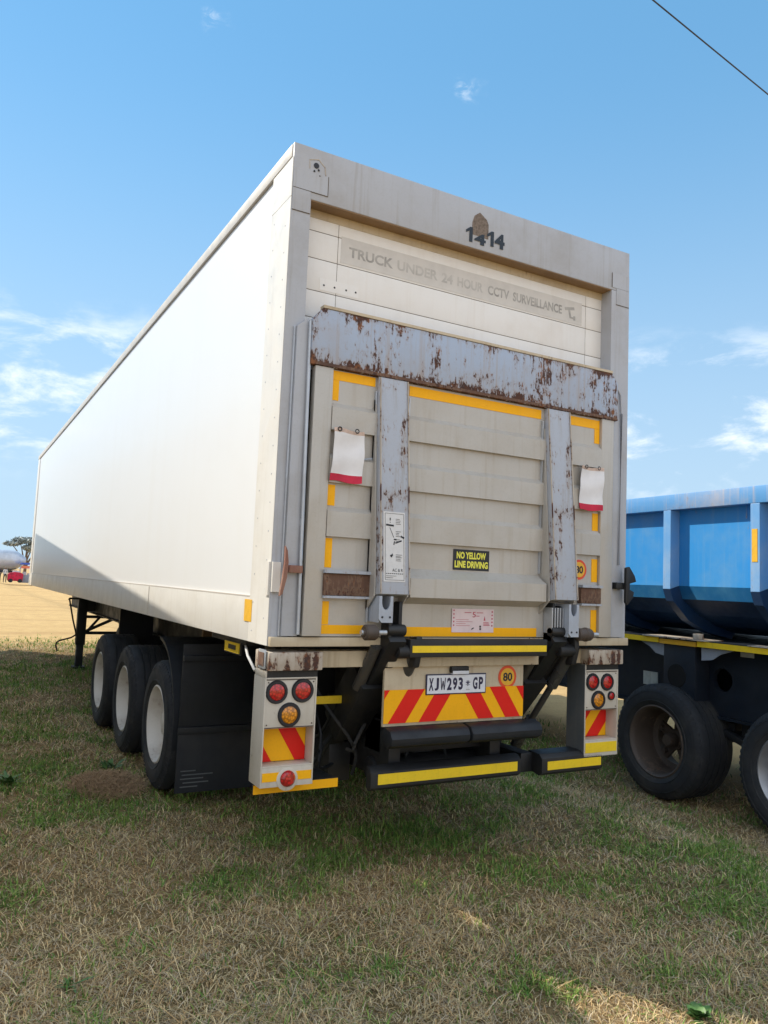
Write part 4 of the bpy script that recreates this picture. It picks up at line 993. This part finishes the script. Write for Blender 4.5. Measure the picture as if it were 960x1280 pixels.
# ------------------------------------------------------------------ overhead wire
b = MB(); p0 = Vector((4.66, 1.67, 8.11)); d = Vector((2.44, .33, 0)).normalized(); pts = []
for k in range(-12, 25):
    s_ = k * 2.0; pts.append(p0 + d * s_ + Vector((0, 0, .0006 * (s_ - 6) ** 2 - .0006 * 36 - .0)))
b.tube(pts, .0085, 6)
wv = b.build('overhead_wire', M['ink'], None); tag(wv, 'thin black overhead wire crossing the blue sky', 'wire')

# ------------------------------------------------------------------ far background, left of the white trailer
TK = thing('tanker_trailer', 'silver grey tank trailer far off on the field', 'tanker', (-2, 95, 0))
b = MB(); b.lathe([(0, -9.2), (.6, -9.1), (1.12, -8.6), (1.16, -8.3), (1.16, 6.6), (1.05, 7.1), (.35, 8.05), (0, 8.1)], 'x', (-2, 95, 2.52), 36); b.build('tank', M['tank'], TK)
b = MB(); b.box(-10, 5.2, 94.5, 95.5, 1.05, 1.35); b.box(3.0, 3.2, 94.3, 94.5, 0, 1.1); b.box(3.0, 3.2, 95.5, 95.7, 0, 1.1); b.build('chassis', M['black'], TK)
for x in (-7, -5.7, -4.4): 
    b = MB(); b.lathe([(0, 94.0), (.5, 94.0), (.5, 94.35), (0, 94.35)], 'y', (x, 0, .5), 20); b.build('wheel', M['rubber'], TK)
RC = thing('covered_cart', 'low handcart under a crimson cloth in front of the tanker', 'cart', (4.9, 92.5, 0))
b = MB(); b.prism([(4.15, .20), (5.65, .16), (5.72, .95), (5.5, 1.12), (4.85, 1.20), (4.3, 1.08), (4.12, .9)], 'y', 92.0, 93.0); b.build('cover', M['stallred'], RC, bevel=.06)
b = MB()
for x in (4.45, 5.4): b.lathe([(0, 91.97), (.22, 91.97), (.22, 93.03), (0, 93.03)], 'y', (x, 0, .22), 14)
b.build('wheel', M['rubber'], RC)
b = MB(); b.box(4.6, 5.3, 92.2, 92.8, 1.1, 1.32); b.build('load', M['cotton_white'], RC, bevel=.05)
ST = thing('canopy_stall', 'small stall with blue canopy and orange awning near the tanker', 'stall', (6.1, 93.5, 0))
b = MB(); b.prism([(5.35, 2.05), (6.9, 2.05), (6.7, 2.28), (5.55, 2.28)], 'y', 92.9, 94.2); b.build('canopy', M['stallblue'], ST)
b = MB(); b.prism([(5.4, 1.62), (6.9, 1.62), (6.6, 1.92), (5.6, 1.92)], 'y', 92.8, 93.6); b.build('awning', M['stallorange'], ST)
b = MB()
for x in (5.45, 6.8):
    for y in (93.0, 94.1): b.cyl((x, y, 0), (x, y, 2.1), .03, seg=8)
b.build('canopy_post', M['chrome'], ST)
b = MB(); b.box(5.6, 6.8, 93.1, 94.0, .0, .9); b.build('counter', M['lit_web_counter'], ST, bevel=.03)
b = MB(); b.box(5.7, 6.1, 93.2, 93.6, .9, 1.25); b.box(6.2, 6.6, 93.3, 93.7, .9, 1.1); b.build('goods', M['cotton_white'], ST, bevel=.04)

def person(x, y, h, shirt, trousers, label, face=0.0, seed=0):
    P = thing('person', label, 'person', (x, y, 0))
    s_ = h / 1.72
    sk = {'pel': (0, 0, .93), 'ch': (0, 0, 1.25), 'nk': (0, 0, 1.45), 'hd': (0, -.01, 1.56), 'ht': (0, 0, 1.70)}
    verts = [(0,0,.93),(0,0,1.12),(0,0,1.32),(0,0,1.44),(0,-.01,1.54),(0,0,1.68),
             (.19,0,1.38),(.25,.0,1.12),(.22,-.12,.90),(.21,-.16,.82),(-.19,0,1.38),(-.25,0,1.12),(-.22,-.10,.90),(-.21,-.14,.82),
             (.10,0,.88),(.11,-.03,.50),(.11,.03,.08),(.11,-.13,.04),(-.10,0,.88),(-.11,.05,.50),(-.11,.10,.08),(-.11,-.06,.04)]
    rad = [.15,.13,.15,.055,.085,.08,.06,.045,.035,.04,.06,.045,.035,.04,.10,.065,.045,.04,.10,.065,.045,.04]
    ed = [(0,1),(1,2),(2,3),(3,4),(4,5),(2,6),(6,7),(7,8),(8,9),(2,10),(10,11),(11,12),(12,13),(0,14),(14,15),(15,16),(16,17),(0,18),(18,19),(19,20),(20,21)]
    me = bpy.data.meshes.new('body'); me.from_pydata([Vector(v) * s_ for v in verts], ed, [])
    o = bpy.data.objects.new('body', me); col.objects.link(o); md = o.modifiers.new('skin', 'SKIN')
    for i, r_ in enumerate(rad): me.skin_vertices[0].data[i].radius = (r_ * s_, r_ * s_ * (.75 if i in (0, 1, 2) else 1))
    me.skin_vertices[0].data[0].use_root = True
    o.modifiers.new('sub', 'SUBSURF').levels = 1
    dg = bpy.context.evaluated_depsgraph_get(); m2 = bpy.data.meshes.new_from_object(o.evaluated_get(dg)); bpy.data.objects.remove(o)
    m2.materials.clear()
    for m_ in (M['skin'], shirt, trousers, M['ink']): m2.materials.append(m_)
    for p in m2.polygons:
        z = p.center.z / s_; p.material_index = 2 if .08 < z < .93 and abs(p.center.x) < .2 * s_ else (1 if .93 <= z < 1.44 and not (z < 1.0 and abs(p.center.x) > .17) else (3 if z > 1.62 or z <= .08 else 0))
    m2.shade_smooth(); ob = bpy.data.objects.new('body', m2); col.objects.link(ob); ob.parent = P; ob.rotation_euler = (0, 0, face)
person(3.78, 90.5, 1.72, M['cotton_white'], M['cotton_dark'], 'person in pale top and dark trousers standing left of the red cart', .4)
person(3.25, 91.5, 1.66, M['cotton_dark'], M['cotton_dark'], 'person all in dark clothes at the left edge by the tanker', -.5)

def tree(x, y, h, crown, label, seed, trunk_r=.28, leaf=None, n=1700, name='gum_tree'):
    r4 = random.Random(seed); Tt = thing(name, label, 'tree', (x, y, 0))
    b = MB(); tips = []
    for (cx_, cy_, cz, rx, ry, rz_) in crown:
        m1 = Vector((x + (cx_) * .25, y + cy_ * .25, h * .42)); e = Vector((x + cx_, y + cy_, cz))
        b.tube([(x, y, 0), (x + .1, y, h * .25), m1, (m1 + e) / 2 + Vector((0, 0, .2)), e], [trunk_r, trunk_r * .8, trunk_r * .5, trunk_r * .28, .04], 8)
    b.build('trunk', M['wood'], Tt)
    b = MB()
    for (cx_, cy_, cz, rx, ry, rz_) in crown:
        for k in range(n // len(crown)):
            while True:
                p = Vector((r4.uniform(-1, 1), r4.uniform(-1, 1), r4.uniform(-1, 1)))
                if .25 < p.length < 1: break
            c_ = Vector((x + cx_ + p.x * rx, y + cy_ + p.y * ry, cz + p.z * rz_)); q = r4.uniform(.12, .30)
            a_ = Vector((r4.gauss(0, 1), r4.gauss(0, 1), r4.gauss(0, 1))).normalized(); d_ = a_.orthogonal().normalized() * q; a_ = a_ * q * 1.3
            b.add([c_ - a_, c_ + d_ * .6, c_ + a_, c_ - d_ * .6], [(0, 1, 2, 3)])
    b.build('crown', M['leaf'], Tt, smooth=False)
M['leaf'] = plain('leaf', (0.40, 0.45, 0.43), 0.7, var=0.6, scale=1.2)  # pale grey in the leaf colour stands in for distance haze
tree(9.0, 135, 7.2, [(-2.2, 0, 5.5, 1.3, 1.3, .35), (-1.0, .3, 6.1, 1.2, 1.3, .55), (.5, 0, 6.1, 1.5, 1.5, .6), (1.0, .3, 4.9, 1.2, 1.3, .8), (2.6, .4, 5.6, 1.5, 1.5, .9), (.1, 0, 5.0, .7, 1, .35)],
     'flat-topped grey green tree rising behind the tanker end', 5)
tree(2.0, 140, 5.5, [(0, 0, 4.4, .5, .9, 1.2), (-.8, 0, 4.0, .7, .9, .9)], 'narrow dark tree at the left edge behind the tanker', 8, name='bush_tree')
b = MB()

# ------------------------------------------------------------------ grass
def vnoise(x, y, s, seed):
    x = x / s + seed * 17.3; y = y / s + seed * 5.1
    xi = np.floor(x).astype(np.int64); yi = np.floor(y).astype(np.int64); fx = x - xi; fy = y - yi
    fx = fx * fx * (3 - 2 * fx); fy = fy * fy * (3 - 2 * fy)
    def h(a, b):
        n = (a * 374761393 + b * 668265263 + seed * 1442695) & 0x7fffffff; n = ((n ^ (n >> 13)) * 1274126177) & 0x7fffffff; return ((n ^ (n >> 16)) & 0xffff) / 65535.0
    return (h(xi, yi) * (1 - fx) + h(xi + 1, yi) * fx) * (1 - fy) + (h(xi, yi + 1) * (1 - fx) + h(xi + 1, yi + 1) * fx) * fy
def fbm(x, y, s, seed): return (vnoise(x, y, s, seed) + .5 * vnoise(x, y, s / 2.1, seed + 1) + .25 * vnoise(x, y, s / 4.3, seed + 2)) / 1.75
def grass():
    rs = np.random.RandomState(11)
    # wedge of ground around the view, denser close to where one stands
    N_ = 860000
    az = rs.uniform(R(-14), R(72), N_); dist = 2.0 * np.exp(rs.uniform(0, 1, N_) ** 0.85 * math.log(24 / 2.0))
    X = -1.486 + dist * np.sin(az); Y = -3.891 + dist * np.cos(az)
    green = fbm(X, Y, 0.75, 3); g2 = fbm(X, Y, 2.6, 9); dens = .6 * fbm(X, Y, .28, 21) + .4 * vnoise(X, Y, .05, 77)
    keep = (rs.uniform(0, 1, N_) < (0.30 + 1.3 * np.clip(dens - .25, 0, 1))) & (Y < 16.0 + rs.normal(0, .9, N_)) & (X < 5.9 + rs.normal(0, .4, N_))
    X, Y, dist, green, g2, dens = (a[keep] for a in (X, Y, dist, green, g2, dens)); n = len(X)
    Z = gz(X, Y)
    score = green * .35 + g2 * .30 + fbm(X, Y, .30, 33) * .35 + .07 * np.clip((Y + .5) / 6, -.3, 1) + .03 * np.clip(-X / 1.5, 0, 1) + rs.normal(0, .035, n)
    isg = rs.uniform(0, 1, n) < np.clip((score - .525) / .14, .05, .72)
    lying = rs.uniform(0, 1, n) < np.where(isg, .25, .80)
    h = np.where(isg, rs.uniform(.015, .05, n), rs.uniform(.010, .034, n)) * (0.35 + 1.5 * dens) * np.clip(.8 + dist / 14, 1, 1.7)
    w = rs.uniform(.0005, .0016, n) * np.where(isg, 1.6, 1.0) * np.clip(.7 + dist / 4.5, 1, 5)
    strawl = rs.uniform(0, 1, n) < .006
    th = rs.uniform(0, 2 * PI, n); lean = np.where(lying, rs.uniform(1.15, 1.52, n), rs.uniform(.1, .9, n))
    h = np.where(lying, h * rs.uniform(.8, 2.8, n), h); h = np.where(strawl & lying, rs.uniform(.10, .26, n), h); w = np.where(strawl & lying, w * 1.3, w)
    dx, dy = np.cos(th), np.sin(th); sx, sy = -dy, dx
    bend = rs.uniform(.1, .7, n)
    m_h = h * .55; l2 = np.minimum(lean + bend, 1.6)
    mx = X + dx * m_h * np.sin(lean); my = Y + dy * m_h * np.sin(lean); mz = Z + m_h * np.cos(lean) + np.where(lying, rs.uniform(.004, .02, n), 0)
    tx = mx + dx * h * .5 * np.sin(l2); ty = my + dy * h * .5 * np.sin(l2); tz = np.maximum(mz + h * .5 * np.cos(l2), Z + .004)
    V = np.empty((n, 5, 3)); 
    V[:, 0] = np.stack([X - sx * w, Y - sy * w, Z + np.where(lying, .004, -.004)], 1); V[:, 1] = np.stack([X + sx * w, Y + sy * w, Z + np.where(lying, .004, -.004)], 1)
    V[:, 2] = np.stack([mx + sx * w * .8, my + sy * w * .8, mz], 1); V[:, 3] = np.stack([mx - sx * w * .8, my - sy * w * .8, mz], 1); V[:, 4] = np.stack([tx, ty, tz], 1)
    straw = np.array([.86, .67, .36]); grey = np.array([.62, .50, .34]); tan = np.array([.66, .43, .20]); gr1 = np.array([.08, .19, .035]); gr2 = np.array([.28, .37, .08])
    k = rs.uniform(0, 1, n)[:, None]; k2 = rs.uniform(0, 1, n)[:, None]
    dead = np.where(k2 < .4, straw, np.where(k2 < .7, grey, tan)) * (.45 + .7 * k); gre = (gr1 * (1 - k) + gr2 * k) * (.7 + .6 * k2)
    C_ = np.where(isg[:, None], gre, dead)
    me = bpy.data.meshes.new('grass'); me.vertices.add(n * 5); me.vertices.foreach_set('co', V.ravel())
    base = np.arange(n)[:, None] * 5
    li = np.concatenate([base + np.array([[0, 1, 2, 3]]), base + np.array([[3, 2, 4]])], 1).ravel()
    me.loops.add(n * 7); me.loops.foreach_set('vertex_index', li.astype(np.int32))
    me.polygons.add(n * 2); st_ = np.empty((n, 2), np.int32); st_[:, 0] = np.arange(n) * 7; st_[:, 1] = np.arange(n) * 7 + 4
    me.polygons.foreach_set('loop_start', st_.ravel()); me.update(calc_edges=True); me.validate()
    at = me.color_attributes.new('blade', 'FLOAT_COLOR', 'POINT'); cc = np.ones((n, 5, 4), np.float32); cc[:, :, :3] = C_[:, None, :]; at.data.foreach_set('color', cc.ravel())
    m, t, bs = new_mat('grass_blades'); bs.inputs['Transmission Weight'].default_value = 0; tl = t.nodes.new('ShaderNodeBsdfTranslucent'); mxs = t.nodes.new('ShaderNodeMixShader'); mxs.inputs[0].default_value = .15; mo = t.nodes['Material Output']; t.links.new(bs.outputs[0], mxs.inputs[1]); t.links.new(tl.outputs[0], mxs.inputs[2]); t.links.new(mxs.outputs[0], mo.inputs[0]); a = t.nodes.new('ShaderNodeAttribute'); a.attribute_name = 'blade'; t.links.new(a.outputs['Color'], bs.inputs['Base Color']); t.links.new(a.outputs['Color'], tl.inputs['Color'])
    bs.inputs['Roughness'].default_value = .7; bs.inputs['Specular IOR Level'].default_value = .2
    me.materials.append(m); o = bpy.data.objects.new('grass', me); col.objects.link(o)
    tag(o, 'short patchy grass, part dead straw, part green, around both trailers', 'grass', kind='stuff')
grass()
# heap of pulled dry grass beside the rear wheel
rr_ = random.Random(4); b = MB()
for k in range(4200):
    a = rr_.uniform(0, 2 * PI); q = math.sqrt(rr_.random()); x = -.26 + .30 * q * math.cos(a); y = 2.75 + .42 * q * math.sin(a); z = .075 * (1 - q * q) * rr_.uniform(.3, 1) + .004
    t = rr_.uniform(0, 2 * PI); l = rr_.uniform(.02, .07); w_ = .0016
    dx, dy = math.cos(t) * l, math.sin(t) * l; dz = rr_.uniform(-.028, .028)
    b.add([(x - dx - dy * .04, y - dy + dx * .04, z - dz), (x - dx + dy * .04, y - dy - dx * .04, z - dz + .001), (x + dx, y + dy, z + dz)], [(0, 1, 2)])
b.lathe([(0, .02), (.12, .015), (.22, .006), (.28, -.012)], 'z', (-.26, 2.78, 0), 20)
hp = b.build('dry_grass_heap', M['heap'] if 'heap' in M else plain('heap', (0.50, 0.32, 0.17), 0.9, var=.6, scale=60), None, smooth=False)
tag(hp, 'low heap of dry brown grass beside the rearmost left wheel', 'grass heap')
# leafy weeds
def weed(x, y, s, nl_, label, seed, broad=False, group=None):
    r5 = random.Random(seed); b = MB()
    for k in range(nl_):
        a = r5.uniform(0, 2 * PI); l = s * r5.uniform(.6, 1.2); el = r5.uniform(.2, 1.1); wd = l * (.28 if broad else .085); N5 = 5
        c0 = Vector((x + r5.uniform(-.3, .3) * s, y + r5.uniform(-.3, .3) * s, 0)); vs = []
        for i in range(N5 + 1):
            u = i / N5; p = c0 + Vector((math.cos(a) * l * u * math.cos(el), math.sin(a) * l * u * math.cos(el), l * math.sin(el) * (u - .45 * u * u)))
            ww = wd * math.sin(PI * min(u * .9 + .08, 1)) ; sd_ = Vector((-math.sin(a), math.cos(a), 0)) * ww
            vs += [p - sd_, p + Vector((0, 0, -ww * .3)), p + sd_]
        fs = []
        for i in range(N5): fs += [(i * 3, i * 3 + 1, i * 3 + 4, i * 3 + 3), (i * 3 + 1, i * 3 + 2, i * 3 + 5, i * 3 + 4)]
        b.add(vs, fs)
    o = b.build('weed', M['weed'], None); tag(o, label, 'weed', group)
M['weed'] = plain('weed_green', (0.10, 0.21, 0.045), 0.5, var=.5, scale=12)
weed(1.33, -1.63, .075, 26, 'broad-leaved green weed in the sunlit patch at the bottom right', 1, True)
weed(-1.30, -1.38, .14, 16, 'long-bladed green grass tuft at the bottom left corner', 2)
weed(-.80, -1.40, .09, 12, 'small upright green tuft at the bottom edge left of the middle', 3)
weed(-.92, -.35, .08, 14, 'green tuft on the dry grass below the wheels, left', 5)
weed(-.95, 3.1, .16, 22, 'leafy green clump left of the brown grass heap', 6)
weed(-.13, 3.3, .16, 20, 'green tuft growing against the middle left wheel', 7)
